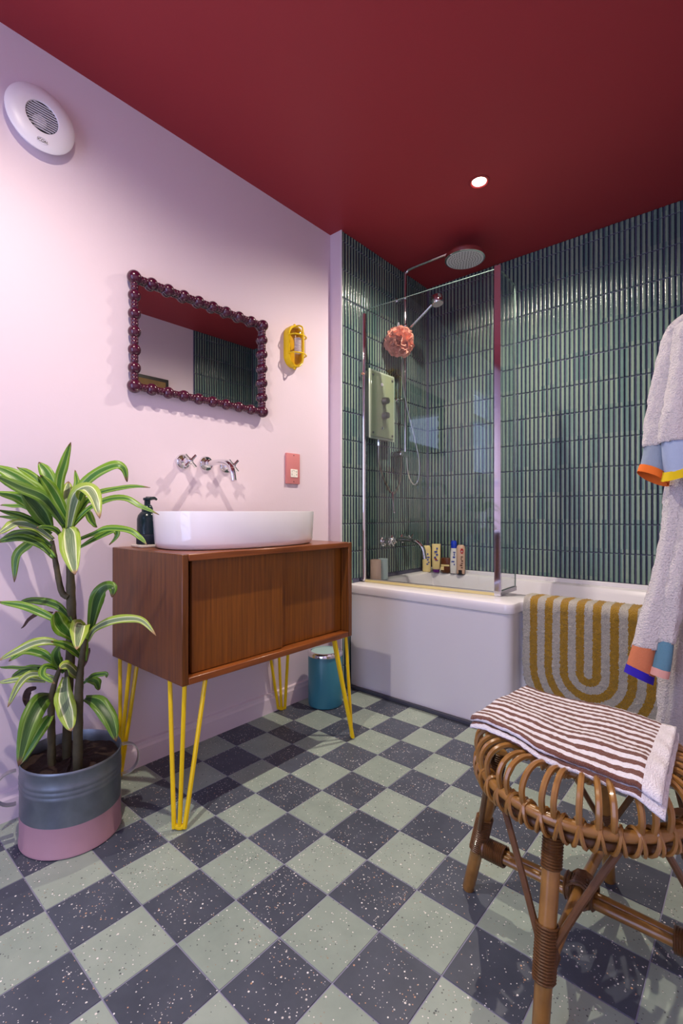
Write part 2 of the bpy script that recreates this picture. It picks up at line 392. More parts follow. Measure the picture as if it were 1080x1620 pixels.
fm2=MB(); finger(fm2,(0,0,0),(1,0,0),(0,-1,0),rows[12][1]); fme2=fm2.mesh('wall_tile',M['glaze'],ang=40)
rest=MB(); jit=random.Random(3)
ncol=int((XR-TX)/PX); cnt=0
for c in range(ncol):
    x=TX+.004+c*PX
    for k,(z,h) in enumerate(rows):
        jx=jit.uniform(-.0006,.0006); jz=jit.uniform(-.0008,.0008); jd=jit.uniform(0,.0008)
        if 40<=c<63:
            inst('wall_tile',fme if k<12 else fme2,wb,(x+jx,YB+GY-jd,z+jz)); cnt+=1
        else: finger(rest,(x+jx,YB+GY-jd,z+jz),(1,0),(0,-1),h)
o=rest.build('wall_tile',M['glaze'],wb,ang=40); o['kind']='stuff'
e=MB()
for c in range(int((YB-YE)/PX)+1):
    y=YE+.004+c*PX
    if y+TW>YB: break
    lo=-4 if y<1.93 else 0
    for k in range(lo,13):
        z=Z0+k*PZ; h=TH if k<12 else rows[12][1]
        if z<0: h+=z; z=0
        if z+h>H: h=H-z
        if h<.01: continue
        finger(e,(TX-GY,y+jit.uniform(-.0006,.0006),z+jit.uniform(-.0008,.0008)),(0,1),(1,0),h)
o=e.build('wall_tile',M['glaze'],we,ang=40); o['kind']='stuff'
e=MB()
for c in range(25):
    y=YT+.006+c*PX
    if y+TW>YB: break
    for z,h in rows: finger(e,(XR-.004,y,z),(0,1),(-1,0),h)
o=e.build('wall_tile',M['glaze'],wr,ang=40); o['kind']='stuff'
# baseboard with chamfered top
def skirt(name,path_x,ya,yb,sgn):
    pr=[(0,0),(.016,0),(.016,.062),(.012,.070),(.010,.082),(0,.086)]
    rings=[[(path_x+sgn*a,y,z) for a,z in pr] for y in (ya,yb)]
    struct(name,MB().loft(rings),M['skirt'])
skirt('baseboard_left',0,YF+.02,YE-.005,1); skirt('baseboard_right',XR,YF+.02,1.87,-1)
pr=[(0,0),(.016,0),(.016,.062),(.012,.070),(.010,.082),(0,.086)]
struct('baseboard_end',MB().loft([[(x,YE-.004-a,z) for a,z in pr] for x in (.017,TX)]),M['skirt'])
# window in the left wall
wn=thing('window_1',None,None,(-.06,-.315,z0w)); wn['kind']='structure'
def bar(mb,a,b): mb.box(a,b,bev=.003,seg=1)
fr=MB(); w=.045
bar(fr,(-.10,y0w,z0w),(-.03,y0w+w,z1w)); bar(fr,(-.10,y1w-w,z0w),(-.03,y1w,z1w)); bar(fr,(-.10,y0w+w,z0w),(-.03,y1w-w,z0w+w)); bar(fr,(-.10,y0w+w,z1w-w),(-.03,y1w-w,z1w)); bar(fr,(-.10,y0w+w,1.74),(-.03,y1w-w,1.785))
fr.build('window_frame',M['plastic'],wn)
MB().box((-.068,y0w+w,z0w+w),(-.062,y1w-w,1.74)).build('pane',M['winglass'],wn,smooth=False)
MB().box((-.068,y0w+w,1.785),(-.062,y1w-w,z1w-w)).build('pane',M['winglass'],wn,smooth=False)
MB().box((-.03,y0w-.03,z0w-.02),(.03,y1w+.02,z0w),bev=.003).build('window_sill',M['plastic'],wn)
# downlights
for i,(x,y) in enumerate(SPOTS):
    d=thing('downlight','lit round downlight in the crimson ceiling '+('over the bath' if i==0 else 'nearer the front wall, out of the photo'),'ceiling light',(x,y,H),'round downlights in the crimson ceiling')
    MB().lathe([(.030,-.001),(.044,-.001),(.044,-.004),(.036,-.006),(.030,-.003)],(x,y,H),cap=(False,False)).build('bezel',M['bezel'],d)
    MB().lathe([(.029,-.002),(.001,-.002)],(x,y,H),cap=(False,False)).build('lens',M['lampon'],d)
# ================================================================== BATH
bt=thing('bathtub','white L-shaped shower bath along the tiled back wall','bathtub',(.9,2.2,0))
def rrect(x0,x1,y0,y1,r,n=6):
    p=[]
    for cx,cy,a0 in ((x1-r,y1-r,0),(x0+r,y1-r,90),(x0+r,y0+r,180),(x1-r,y0+r,270)):
        for i in range(n+1):
            a=math.radians(a0+90*i/n); p.append((cx+r*math.cos(a),cy+r*math.sin(a)))
    return p
BX0,BX1,BF,BB=TX+.001,XR-.002,1.885,YB-.001
XS,BN=.927,1.998          # the shower end is 11 cm deeper than the rest
def lshape(d,x0=BX0,x1=BX1,yb=BB,r=.035,f=BF,xs=XS,bn=BN,dl=0,n=6):
    # outline shrunk by d on the front faces, dl on the ends and back
    P=[]
    def arc(cx,cy,a0,a1,rr):
        for i in range(n+1):
            a=math.radians(a0+(a1-a0)*i/n); P.append((cx+rr*math.cos(a),cy+rr*math.sin(a)))
    a,b=x0+dl,x1-dl; y=f+d; q=xs-d; z=bn+d
    arc(a+.008,y+.008,180,270,.008); arc(q-r,y+r,270,360,r); arc(q+.03,z-.03,180,90,.03); arc(b-.008,z+.008,270,360,.008)
    arc(b-.008,yb-dl-.008,0,90,.008); arc(a+.008,yb-dl-.008,90,180,.008); return P
ZR=.532
sh=MB()
prof=[(.018,0.0),(.016,.02),(.012,.478),(.010,.486),(.002,.490),(0,.496),(0,.520),(.003,.528),(.010,ZR)]
rings=[[(x,y,z) for x,y in lshape(d)] for d,z in prof]
# inner loop with the same count and corner order
def inner(d,z,k=0):
    return [(x,y,z) for x,y in lshape(d+.155,dl=d+.06,r=.06,n=6)]
def innerl(df,dl,z,r):
    return [(x,y,z) for x,y in lshape(df,dl=dl,r=r)]
rings+= [innerl(.150,.052,ZR,.05),innerl(.160,.062,ZR-.006,.05),innerl(.168,.072,ZR-.03,.05),innerl(.195,.11,.34,.06),innerl(.23,.17,.17,.07),innerl(.27,.24,.135,.08)]
sh.loft(rings,cap=(False,True)).build('shell',M['bath'],bt,ang=35)
MB().box((TX+.002,BF-.004,0.0005),(XS-.03,BF+.012,.016),bev=.002,seg=1).build('floor_seal',M['silicone'],bt)
MB().box((TX+.002,YB-.006,ZR-.002),(XR-.002,YB+.004,ZR+.020),bev=.003,seg=1).build('wall_seal',M['bath'],bt)

# ================================================================== SHOWER SCREEN
sc=thing('shower_screen','clear glass shower screen with chrome posts standing on the bath rim','shower screen',(.45,2.02,ZR))
A=Vector((.078,1.995,0)); B=Vector((.806,2.036,0)); Cc=Vector((.800,2.243,0)); z0,z1=ZR+.012,1.965
def pane(mb,a,b,z0,z1,t=.003):
    d=(b-a).normalized(); n=Vector((-d.y,d.x,0))*t
    vs=[a-n,b-n,b+n,a+n]; mb.loft([[(p.x,p.y,z) for p in vs] for z in (z0,z1)])
def rail(mb,a,b,z0,z1,t):
    pane(mb,a,b,z0,z1,t)
dAB=(B-A).normalized()
g=MB(); pane(g,A+dAB*.02,B-dAB*.012,z0,z1); g.build('glass_pane',M['glass'],sc,smooth=False)
g=MB(); pane(g,B+Vector((0,.014,0)),Cc,z0+.004,z1); g.build('glass_pane',M['glass'],sc,smooth=False)
g=MB(); g.tube([A+Vector((.012,0,ZR+.006)),A+Vector((.012,0,1.945))],.0135,n=16).build('hinge_post',M['chrome'],sc)
g=MB(); g.box((TX-.001,1.985,ZR+.006),(TX+.014,2.02,1.945),bev=.003).build('wall_channel',M['chrome'],sc)
g=MB(); rail(g,B-dAB*.016,B+dAB*.012,z0-.010,z1+.012,.007); g.build('corner_post',M['chrome'],sc,ang=30)
g=MB(); rail(g,A+dAB*.02,B-dAB*.016,ZR+.001,ZR+.014,.006); g.build('bottom_seal',mat('yellowed_clear_seal',S(214,200,140),.3),sc)
g=MB(); rail(g,A+dAB*.02,B-dAB*.016,ZR+.014,ZR+.018,.005); g.build('bottom_rail',M['steel'],sc)
g=MB(); rail(g,B+Vector((0,.014,0)),Cc,ZR+.001,ZR+.020,.007); g.build('bottom_rail',M['steel'],sc)

ge_=mat('pale_green_glass_edge',S(150,176,166),.15,spec=.6)
e_=MB(); pane(e_,A+dAB*.02,B-dAB*.016,z1,z1+.0015,.003); e_.build('glass_edge',ge_,sc,smooth=False)
e_=MB(); pane(e_,B+Vector((0,.014,0)),Cc,z1,z1+.0015,.003); e_.build('glass_edge',ge_,sc,smooth=False)
e_=MB(); pane(e_,Cc,Cc+Vector((0,.0015,0)),z0+.004,z1,.003); e_.build('glass_edge',ge_,sc,smooth=False)

# ================================================================== SHOWER (end wall x=TX)
eb=thing('electric_shower','sage-fronted electric shower unit with two grey knobs on the tiled end wall','shower unit',(TX,2.10,1.47))
MB().box((TX,1.995,1.295),(TX+.052,2.205,1.645),bev=.006).build('body',M['box'],eb)
MB().box((TX+.053,1.985,1.288),(TX+.058,2.215,1.652),bev=.002,seg=1).build('edge_plate',M['clearedge'],eb)
MB().box((TX+.058,1.995,1.300),(TX+.064,2.200,1.640),bev=.002,seg=1).build('front_panel',M['sage'],eb)
for y,z in ((2.010,1.622),(2.184,1.622),(2.010,1.318),(2.184,1.318)):
    MB().lathe([(.006,0),(.006,.005),(.003,.007)],(TX+.064,y,z),'x',n=12).build('screw',M['knob'],eb)
for z in (1.497,1.418):
    k=MB().lathe([(.020,0),(.020,.012),(.017,.022),(.0165,.030),(.012,.031)],(TX+.064,2.105,z),'x',n=24).build('knob',M['knob'],eb)
MB().lathe([(.009,0),(.008,.004),(.003,.005)],(TX+.064,2.09,1.583),'x',n=16).build('indicator_button',M['plastic'],eb)
MB().lathe([(.009,0),(.009,.003),(.004,.006)],(TX+.064,2.09,1.350),'x',n=16).build('badge',M['chrome'],eb)
MB().tube([(TX+.02,1.998,1.625),(TX+.02,1.975,1.627)],.007).build('pipe_stub',M['copper'],eb)
MB().tube([(TX+.026,2.112,1.297),(TX+.026,2.112,1.262)],.009).build('outlet',M['chrome'],eb)

RY=2.32; RX=.135
rs=thing('shower_set','chrome rigid riser shower with overhead rain head and handset in the bath corner','shower',(TX,RY,1.2))
MB().tube(spline([(RX,RY,1.24),(RX,RY,1.8),(RX,RY,2.24),(RX+.012,RY,2.272),(RX+.04,RY,2.284),(RX+.2,RY,2.286),(.47,RY,2.286),(.495,RY,2.276),(.505,RY,2.25)],6),.0085,n=12).build('riser_pipe',M['chrome'],rs)
hd=MB().lathe([(.012,.040),(.02,.036),(.030,.030),(.097,.026),(.101,.022),(.102,.016),(.102,0),(.096,-.003),(.001,-.003)],(.505,RY,2.220),n=48,cap=(True,False)).build('rain_head',M['chrome'],rs)
nz=MB()
MB().lathe([(.094,0),(.001,0)],(.505,RY,2.2165),n=40,cap=(False,False)).build('spray_face',mat('pale_spray_face',S(205,205,205),.5),hd)
for r_,n_ in ((.012,5),(.026,11),(.040,17),(.054,23),(.068,29),(.082,35)):
    for i in range(n_):
        a=2*PI*i/n_; nz.lathe([(.0026,0),(.0018,-.003)],(.505+r_*math.cos(a),RY+r_*math.sin(a),2.2166),n=5)
o=nz.build('nozzle',mat('grey_rubber_nozzle',S(90,90,92),.6),hd); o['kind']='stuff'
MB().tube([(TX,RY,2.125),(RX,RY,2.125)],.007).lathe([(.016,0),(.016,.006)],(TX,RY,2.125),'x',n=16).sphere((RX,RY,2.125),.012).build('wall_bracket',M['chrome'],rs)
MB().tube([(TX,RY,1.55),(RX,RY,1.55)],.007).lathe([(.014,0),(.014,.006)],(TX,RY,1.55),'x',n=16).sphere((RX,RY,1.55),.011).build('wall_bracket',M['chrome'],rs)
MB().tube([(RX-.012,RY,1.965),(RX+.03,RY,1.945),(RX+.045,RY,1.955)],.007).sphere((RX,RY,1.965),.015).tube([(RX,RY,1.965),(RX-.01,RY-.05,1.962),(RX-.01,RY-.058,1.985)],.0035).build('handset_holder',M['chrome'],rs)
hs=MB().tube([(.178,2.312,1.948),(.215,2.312,1.972),(.345,2.312,2.055)],[.010,.009,.009],n=12).build('handset_handle',M['chrome'],rs)
rr=MB().lathe([(.012,.050),(.030,.046),(.033,.040),(.034,.006),(.030,0),(.001,0)],(0,0,0),n=28,cap=(True,False))
mtx=Matrix.Translation((.352,2.312,2.028))@Matrix.Rotation(math.radians(-14),4,'Y')
rr.v=[tuple(mtx@Vector(p)) for p in rr.v]; rr.build('handset_head',M['chrome'],rs)
rr=MB().lathe([(.029,-.0006),(.001,-.0006)],(0,0,0),n=24,cap=(False,False)); rr.v=[tuple(mtx@Vector(p)) for p in rr.v]; rr.build('handset_face',mat('pale_handset_face',S(200,198,196),.5),rs)
MB().box((TX,2.255,1.215),(TX+.075,2.345,1.245),bev=.009).build('diverter',M['chrome'],rs)
def hose(pts,name='hose',r=.0048,m='hose'):
    p=spline(pts,10); q=[]; 
    R=[r*(1+.12*(i%2)) for i in range(len(p))]
    return MB().tube(p,R,n=8).build(name,M[m],rs)
hose([(.101,2.112,1.265),(.092,2.130,1.163),(.095,2.186,1.059),(.119,2.22,1.003),(.137,2.249,1.049),(.136,2.275,1.133),(.128,2.285,1.214)])
hose([(.182,2.312,1.952),(.164,2.282,1.841),(.142,2.28,1.687),(.161,2.296,1.508),(.193,2.324,1.329),(.215,2.343,1.186),(.212,2.341,1.09),(.19,2.330,1.054),(.163,2.325,1.09),(.147,2.328,1.145),(.139,2.330,1.214)])
MB().tube([(.122,2.215,1.012),(.140,2.2,.905)],[.005,.005]).sphere((.141,2.2,.90),.0075).build('chain_rod',M['chrome'],rs)
# bath puff
pf=thing('bath_puff','peach netting bath puff hanging from the shower handset holder','bath puff',(.155,2.235,1.85))
pm=MB(); rp=random.Random(5)
for i in range(64):
    n=Vector((rp.gauss(0,1),rp.gauss(0,1),rp.gauss(0,1))).normalized(); t=n.orthogonal().normalized(); b=n.cross(t); ph=rp.uniform(0,6)
    ring0=[];ring1=[];ring2=[]; k=rp.choice((7,8,9,11)); R=rp.uniform(.058,.080)
    off=n*rp.uniform(-.03,.03)
    for j in range(60):
        a=2*PI*j/60; d=t*math.cos(a)+b*math.sin(a); wv=math.sin(k*a+ph)*.0085
        ring0.append(Vector((.155,2.235,1.85))+off+d*.008); ring1.append(Vector((.155,2.235,1.85))+off+d*R*.6+n*wv*.5); ring2.append(Vector((.155,2.235,1.85))+off+(d*R*(1+.08*math.sin(3*a+ph)))+n*wv*1.3)
    pm.loft([ring0,ring1,ring2],cap=(False,False))
pm.build('netting',M['puff'],pf,ang=180)
MB().tube(spline([(.150,2.255,1.88),(.135,2.265,1.93),(.128,2.264,1.972),(.122,2.262,1.94),(.150,2.248,1.88)],6),.0022,n=6).build('cord',M['plastic'],pf)

def crosstap(name,label,y,z,xw,r=.030,n='x'):
    t=thing(name,label,'tap',(xw,y,z),'chrome cross-head wall taps')
    MB().lathe([(r,0),(r,.006),(r*.86,.011),(.013,.013),(.012,.030),(.015,.032),(.015,.046),(.009,.050)],(xw,y,z),'x',n=32).build('escutcheon',M['chrome'],t)
    c=MB()
    for a in (45,135):
        a=math.radians(a); d=Vector((0,math.cos(a),math.sin(a)))*.031
        c.tube([Vector((xw+.056,y,z))-d,Vector((xw+.056,y,z))+d],[.0058,.0058],n=12)
    c.sphere((xw+.056,y,z),.011).tube([(xw+.045,y,z),(xw+.056,y,z)],.009)
    c.build('cross_handle',M['chrome'],t); return t
crosstap('tap','chrome cross-head wall tap left of the basin spout',.99,1.092,0)
crosstap('tap','chrome cross-head wall tap right of the basin spout, half behind it',1.185,1.088,0)
def spout(name,label,y,z,xw,L,drop,r=.011):
    t=thing(name,label,'spout',(xw,y,z),'curved chrome wall spouts')
    MB().lathe([(.031,0),(.031,.006),(.027,.011),(.016,.013),(.016,.024),(.013,.026)],(xw,y,z),'x',n=32).build('escutcheon',M['chrome'],t)
    MB().tube(spline([(xw+.01,y,z),(xw+L*.4,y,z+.001),(xw+L*.7,y,z-.004),(xw+L*.92,y,z-drop*.35),(xw+L,y,z-drop)],8),[r]*33,n=16).build('spout_pipe',M['chrome'],t)
spout('spout','chrome curved wall spout above the white basin',1.092,1.092,0,.185,.075)
crosstap('tap','chrome cross-head tap on the end wall above the two ceramic cups',2.185,.735,TX)
crosstap('tap','chrome cross-head tap on the end wall behind the bath spout',2.385,.745,TX)
spout('spout','chrome curved bath filler spout on the tiled end wall',2.285,.742,TX,.21,.10,.013)

# ================================================================== THINGS ON THE BATH RIM
def pouch(name,label,x,y,w,d,h,mats,cat='bottle',rot=0,shape='tube',capm=None,caph=.02,top=False):
    t=thing(name,label,cat,(x,y,ZR+.001),'toiletries in the corner of the bath rim')
    m=MB(); rings=[]; n=20
    zs=[0,.02,.3,.6,.9,1.0]
    def sup(wx,dy,z):
        r=[]
        for j in range(n):
            a=2*PI*j/n; c,s_=math.cos(a),math.sin(a)
            px=wx*math.copysign(abs(c)**.7,c); py=dy*math.copysign(abs(s_)**.7,s_)
            r.append((x+px*math.cos(rot)-py*math.sin(rot),y+px*math.sin(rot)+py*math.cos(rot),ZR+.001+z))
        return r
    if shape=='tube':   # stands on its cap, flat crimp at the top
        pr=[(caph,.40,.42),(caph+.004,.46,.48),(h*.5,.5,.42),(h*.85,.5,.2),(h,.5,.05)]
        cap=[(0,.36,.38),(caph,.40,.42)]
    elif shape=='flat': # carton/bottle with rounded shoulders
        pr=[(0,.47,.47),(.006,.5,.5),(h*.85,.5,.5),(h*.95,.44,.45),(h,.30,.32)]; cap=None
    elif shape=='topcap':
        hb=h-caph; pr=[(0,.44,.44),(.006,.47,.47),(h*.25,.5,.5),(h*.6,.44,.46),(hb,.36,.42)]; cap=[(hb,.37,.43),(hb+caph*.7,.40,.44),(h,.30,.34)]
    else:               # jar
        hb=h-caph; pr=[(0,.42,.42),(.008,.5,.5),(hb*.8,.5,.5),(hb,.44,.44)]; cap=[(hb,.47,.47),(h-.004,.47,.47),(h,.44,.44)]
    m.loft([sup(w*a,d*b,z) for z,a,b in pr]).build('body',M[mats],t)
    if cap: MB().loft([sup(w*a,d*b,z) for z,a,b in cap]).build('cap',M[capm],t)
    return t
def marks(t,m,items,x,y,rot,d):
    # small printed marks standing a hair proud of the front; (dx, z, w, h)
    mb=MB()
    for dx,z,w,h in items:
        c=Vector((x+dx*math.cos(rot)+d*math.sin(rot),y+dx*math.sin(rot)-d*math.cos(rot),ZR+z)); a=Vector((math.cos(rot),math.sin(rot),0))*w/2; n=Vector((math.sin(rot),-math.cos(rot),0))*.0007
        u=Vector((0,0,h/2)); mb.loft([[c-a-u,c+a-u,c+a+u,c-a+u],[c-a-u+n,c+a-u+n,c+a+u+n,c-a+u+n]])
    return mb.build('print',M[m],t,smooth=False)
ra=math.radians(25)
b=pouch('toiletry_bottle','tall plain cream carton bottle behind the bath spout, leftmost of the toiletries',.118,2.585,.052,.034,.160,'cream',rot=ra,shape='flat')
marks(b,'bluep',[(.008,.110,.008,.010),(.012,.090,.016,.008),(.008,.075,.010,.010),(.014,.060,.012,.006),(.006,.048,.012,.008)],.118,2.585,ra,.0172)
b=pouch('toiletry_tube','cream squeeze tube with blue print standing on its purple cap',.176,2.60,.052,.036,.172,'cream',rot=ra,shape='tube',capm='purple',caph=.018)
marks(b,'bluep',[(.006,.145,.010,.012),(-.002,.126,.018,.010),(.006,.108,.014,.010),(-.006,.092,.012,.010),(.004,.074,.018,.006)],.176,2.60,ra,.0165)
marks(b,'redp',[(-.002,.083,.014,.006),(.002,.079,.006,.012)],.176,2.60,ra,.0176)
b=pouch('jar','low brown jar with pale label between the cream tube and white bottle',.232,2.628,.070,.060,.088,'brownj',cat='jar',rot=.2,shape='jar',capm='brownj',caph=.036)
marks(b,'cream',[(0,.046,.05,.010),(-.018,.028,.02,.022)],.232,2.628,.2,.0302)
b=pouch('toiletry_bottle','slim white shampoo bottle with a bright blue cap',.287,2.615,.045,.032,.196,'whiteb',rot=.25,shape='topcap',capm='blueb',caph=.045)
marks(b,'bluep',[(.006,.128,.014,.006),(.006,.114,.006,.014),(.004,.098,.014,.010),(-.002,.072,.018,.008),(.006,.055,.006,.010)],.287,2.615,.25,.0158)
b=pouch('toiletry_tube','pinkish beige tube with a red emblem standing on its black cap',.334,2.612,.050,.036,.172,'beige',rot=.25,shape='flat')
MB().loft([[(.334+ (.026*math.cos(2*PI*j/20))*math.cos(.25)-.0192*math.sin(2*PI*j/20)*math.sin(.25), 2.612+(.026*math.cos(2*PI*j/20))*math.sin(.25)+.0192*math.sin(2*PI*j/20)*math.cos(.25), ZR+z) for j in range(20)] for z in (.001,.026)]).build('cap',M['black'],b)
marks(b,'redp',[(.010,.138,.012,.030),(.010,.138,.018,.016)],.334,2.612,.25,.0182)
marks(b,'whiteb',[(.010,.138,.010,.003),(.010,.133,.008,.002)],.334,2.612,.25,.0190)
marks(b,'brownj',[(.010,.104,.012,.006),(.006,.092,.004,.012),(.012,.080,.010,.008),(.010,.066,.012,.005),(.006,.054,.014,.008),(.010,.040,.010,.006)],.334,2.612,.25,.0182)
def cup(label,x,y,r,h,m):
    t=thing('ceramic_cup',label,'cup',(x,y,ZR+.001),'ceramic cups on the bath rim')
    MB().lathe([(r*.9,0),(r,.003),(r,h-.002),(r-.002,h),(r-.005,h-.002),(r-.005,.01),(.001,.008)],(x,y,ZR+.001),n=28,cap=(True,True)).build('body',M[m],t)
cup('blush pink straight ceramic cup beside the chrome hinge post',.123,2.055,.029,.113,'cupp')
cup('pale blue straight ceramic cup beside the pink one on the bath rim',.118,2.128,.027,.113,'cupb')

# ================================================================== VANITY
vx,vy0,vy1,vz0,vz1=.445,.725,1.470,.408,.780
va=thing('vanity_cabinet','mid-century teak sideboard vanity on yellow hairpin legs against the pink wall','cabinet',(.22,1.10,0))
bx0=.002
MB().box((bx0,vy0,vz0),(vx,vy0+.020,vz1),bev=.002,seg=1).build('side_panel',M['teak'],va)
MB().box((bx0,vy1-.020,vz0),(vx,vy1,vz1),bev=.002,seg=1).build('side_panel',M['teak'],va)
MB().box((bx0,vy0+.0205,vz1-.020),(vx,vy1-.0205,vz1),bev=.002,seg=1).build('top_panel',M['teakh'],va)
MB().box((bx0,vy0+.0205,vz0),(vx,vy1-.0205,vz0+.020),bev=.002,seg=1).build('bottom_panel',M['teakh'],va)
MB().box((bx0,vy0+.0205,vz0+.0205),(bx0+.008,vy1-.0205,vz1-.0205)).build('back_panel',M['teak'],va)
ym=.5*(vy0+vy1)+.025
MB().box((.408,vy0+.045,vz0+.022),(.420,ym,vz1-.022),bev=.001,seg=1).build('sliding_door',M['teakdoor'],va)
MB().box((.394,ym-.02,vz0+.022),(.406,vy1-.024,vz1-.022),bev=.001,seg=1).build('sliding_door',M['teakdoor'],va)
MB().box((.390,vy0+.0205,vz0+.022),(.402,vy0+.047,vz1-.022)).build('door_jamb',M['teak'],va)
def hairpin(cx,cy,sx,sy,foot):
    z=vz0; m=MB()
    m.box((min(cx,cx-sx*.10),min(cy,cy-sy*.10),z-.003),(max(cx,cx-sx*.10),max(cy,cy-sy*.10),z-.0002))
    fx,fy=foot; r=.0067
    A_=Vector((cx-sx*.085,cy-sy*.006,z-.004)); B_=Vector((cx-sx*.008,cy-sy*.008,z-.004)); C_=Vector((cx-sx*.006,cy-sy*.075,z-.004)); F_=Vector((fx,fy,r))
    # two outer rods join in a round bend at the foot, third rod welded between
    d=(C_-A_); d.z=0; d=d.normalized()*.0165
    m.tube(spline([A_,A_.lerp(F_-d+Vector((0,0,.012)),.5),*[F_+d*(-math.cos(PI*k/6))+Vector((0,0,.0165*(1-math.sin(PI*k/6)))) for k in range(7)],C_.lerp(F_+d+Vector((0,0,.012)),.5),C_],6),r,n=8)
    m.tube([B_,F_+Vector((0,0,.006))],r*.95,n=8)
    m.build('leg',M['yellow'],va)
hairpin(.435,.735,1,-1,(.428,.727)); hairpin(.435,1.462,1,1,(.440,1.474)); hairpin(.012,.735,-1,-1,(.030,.740)); hairpin(.012,1.462,-1,1,(.030,1.468))
# basin: thin-walled oval vessel
bs=thing('basin','white oval countertop basin on the teak vanity','basin',(.233,1.085,vz1))
def oval(a,b,z,n=56,p=2.35,c=(.233,1.085),tl=0):
    r=[]
    for j in range(n):
        t=2*PI*j/n; co,si=math.cos(t),math.sin(t)
        r.append((c[0]+b*math.copysign(abs(co)**(2/p),co),c[1]+a*math.copysign(abs(si)**(2/p),si),z)); 
    return r
zz=vz1+.0005; hb=.122
MB().loft([oval(.292,.172,zz),oval(.302,.181,zz+.004),oval(.308,.186,zz+.02),oval(.314,.190,zz+hb-.004),oval(.313,.189,zz+hb),oval(.305,.181,zz+hb),oval(.303,.179,zz+hb-.004),oval(.285,.160,zz+.04),oval(.22,.10,zz+.014),oval(.02,.02,zz+.010)],cap=(True,True)).build('bowl',M['white'],bs,ang=60)
MB().lathe([(.02,0),(.02,.003),(.015,.005)],(.233,1.085,zz+.0105),n=20).build('waste',M['chrome'],bs)
# soap dispenser on coaster
co=thing('coaster','small pale stone coaster under the dark soap dispenser','coaster',(.085,.805,vz1))
MB().box((.043,.768,vz1+.0005),(.123,.848,vz1+.010),bev=.003).build('slab',M['marble'],co)
sd=thing('soap_dispenser','dark teal glass foam soap dispenser with pump at the left of the basin','soap dispenser',(.083,.808,vz1+.0105))
c=(.083,.808,vz1+.0110)
MB().lathe([(.033,.034),(.0335,.040),(.0335,.085),(.030,.098),(.022,.108),(.0165,.112)],c,n=32).build('bottle',M['navy'],sd)
MB().lathe([(.034,0),(.0355,.002),(.0355,.030),(.034,.033)],c,n=32).build('sleeve',mat('navy_silicone_sleeve',S(14,26,44),.6),sd)
MB().lathe([(.0185,.111),(.0185,.122),(.014,.132),(.010,.134),(.010,.148),(.014,.150),(.014,.157),(.004,.160)],c,n=24).tube([(c[0],c[1]-.004,c[2]+.155),(c[0],c[1]+.026,c[2]+.157),(c[0],c[1]+.034,c[2]+.152)],[.007,.0055,.004]).build('pump',M['navy'],sd)

# ================================================================== BIN
bn=thing('pedal_bin','teal enamel waste bin with a pale swing lid under the vanity corner','bin',(.128,1.655,0))
c=(.128,1.655,.0005)
MB().lathe([(.074,0),(.078,.003),(.080,.010),(.080,.228),(.079,.230)],c,n=48).build('body',M['teal'],bn)
MB().lathe([(.080,.230),(.0825,.232),(.0825,.246),(.078,.252),(.068,.252),(.068,.246)],c,n=48,cap=(False,False)).build('rim',M['chrome'],bn)
MB().lathe([(.067,.240),(.066,.248),(.04,.252),(.001,.253)],c,n=40,cap=(False,False)).build('lid',M['mint'],bn)

# ================================================================== MIRROR
mr=thing('wall_mirror','rectangular mirror in a maroon bobbin-bead frame on the pink wall','mirror',(.01,1.075,1.526))
my0,my1,mz0,mz1=.790,1.363,1.338,1.716
MB().box((.0015,my0+.008,mz0+.008),(.016,my1-.008,mz1-.008)).build('backing',M['maroon'],mr,smooth=False)
MB().box((.0165,my0+.008,mz0+.008),(.0190,my1-.008,mz1-.008)).build('mirror_glass',M['mirror'],mr,smooth=False)
bd=MB().sphere((0,0,0),.0215,n=20,m=14).mesh('bead',M['maroon'])
bdc=MB().sphere((0,0,0),.0245,n=20,m=14).mesh('bead',M['maroon'])
rl=MB(); BXm=.026
def side(p,q,n):
    for i in range(n):
        a=Vector(p).lerp(Vector(q),i/n); b_=Vector(p).lerp(Vector(q),(i+1)/n)
        inst('bead',bdc if i==0 else bd,mr,tuple(a))
        m_=(a+b_)/2; d=(b_-a).normalized()
        rl.tube([a,b_],.0085,n=10)
        for s_ in (-.006,.006): rl.sphere(tuple(m_+d*s_),.0135,n=12,m=8)
side((BXm,my0,mz1),(BXm,my1,mz1),9); side((BXm,my1,mz1),(BXm,my1,mz0),6); side((BXm,my1,mz0),(BXm,my0,mz0),9); side((BXm,my0,mz0),(BXm,my0,mz1),6)
rl.build('frame_rod',M['maroon'],mr)

# ================================================================== BULKHEAD LIGHT
bl=thing('bulkhead_light','yellow caged bulkhead wall light between mirror and shower','wall light',(0,1.556,1.675))
by,bz=1.556,1.674
def caps(x,hw,hh,n=16):
    r=[]
    for j in range(2*n+2):
        a=math.radians(180*(j%(n+1))/n + (0 if j<=n else 180)); up=1 if j<=n else -1
        r.append((x,by+hw*math.cos(a),bz+up*(hh-hw)+hw*math.sin(a)))
    return r
MB().loft([caps(.001,.048,.096),caps(.024,.050,.098),caps(.034,.048,.096),caps(.034,.038,.086)],cap=(True,False)).build('base',M['yellow'],bl)
MB().loft([caps(.028,.038,.085),caps(.055,.036,.082),caps(.068,.028,.070),caps(.074,.012,.052)]).build('diffuser',M['bulbglass'],bl)
cg=MB()
cg.tube(spline([(.030,by,bz+.094),(.062,by,bz+.088),(.080,by,bz+.060),(.081,by,bz-.060),(.062,by,bz-.088),(.030,by,bz-.094)],6),.0038,n=8)
for dz in (.042,-.042): cg.tube(spline([(.030,by-.047,bz+dz),(.062,by-.040,bz+dz),(.079,by-.008,bz+dz),(.079,by+.008,bz+dz),(.062,by+.040,bz+dz),(.030,by+.047,bz+dz)],5),.0033,n=8)
cg.tube([Vector(p) for p in caps(.034,.044,.092)],.0045,n=8,closed=True)
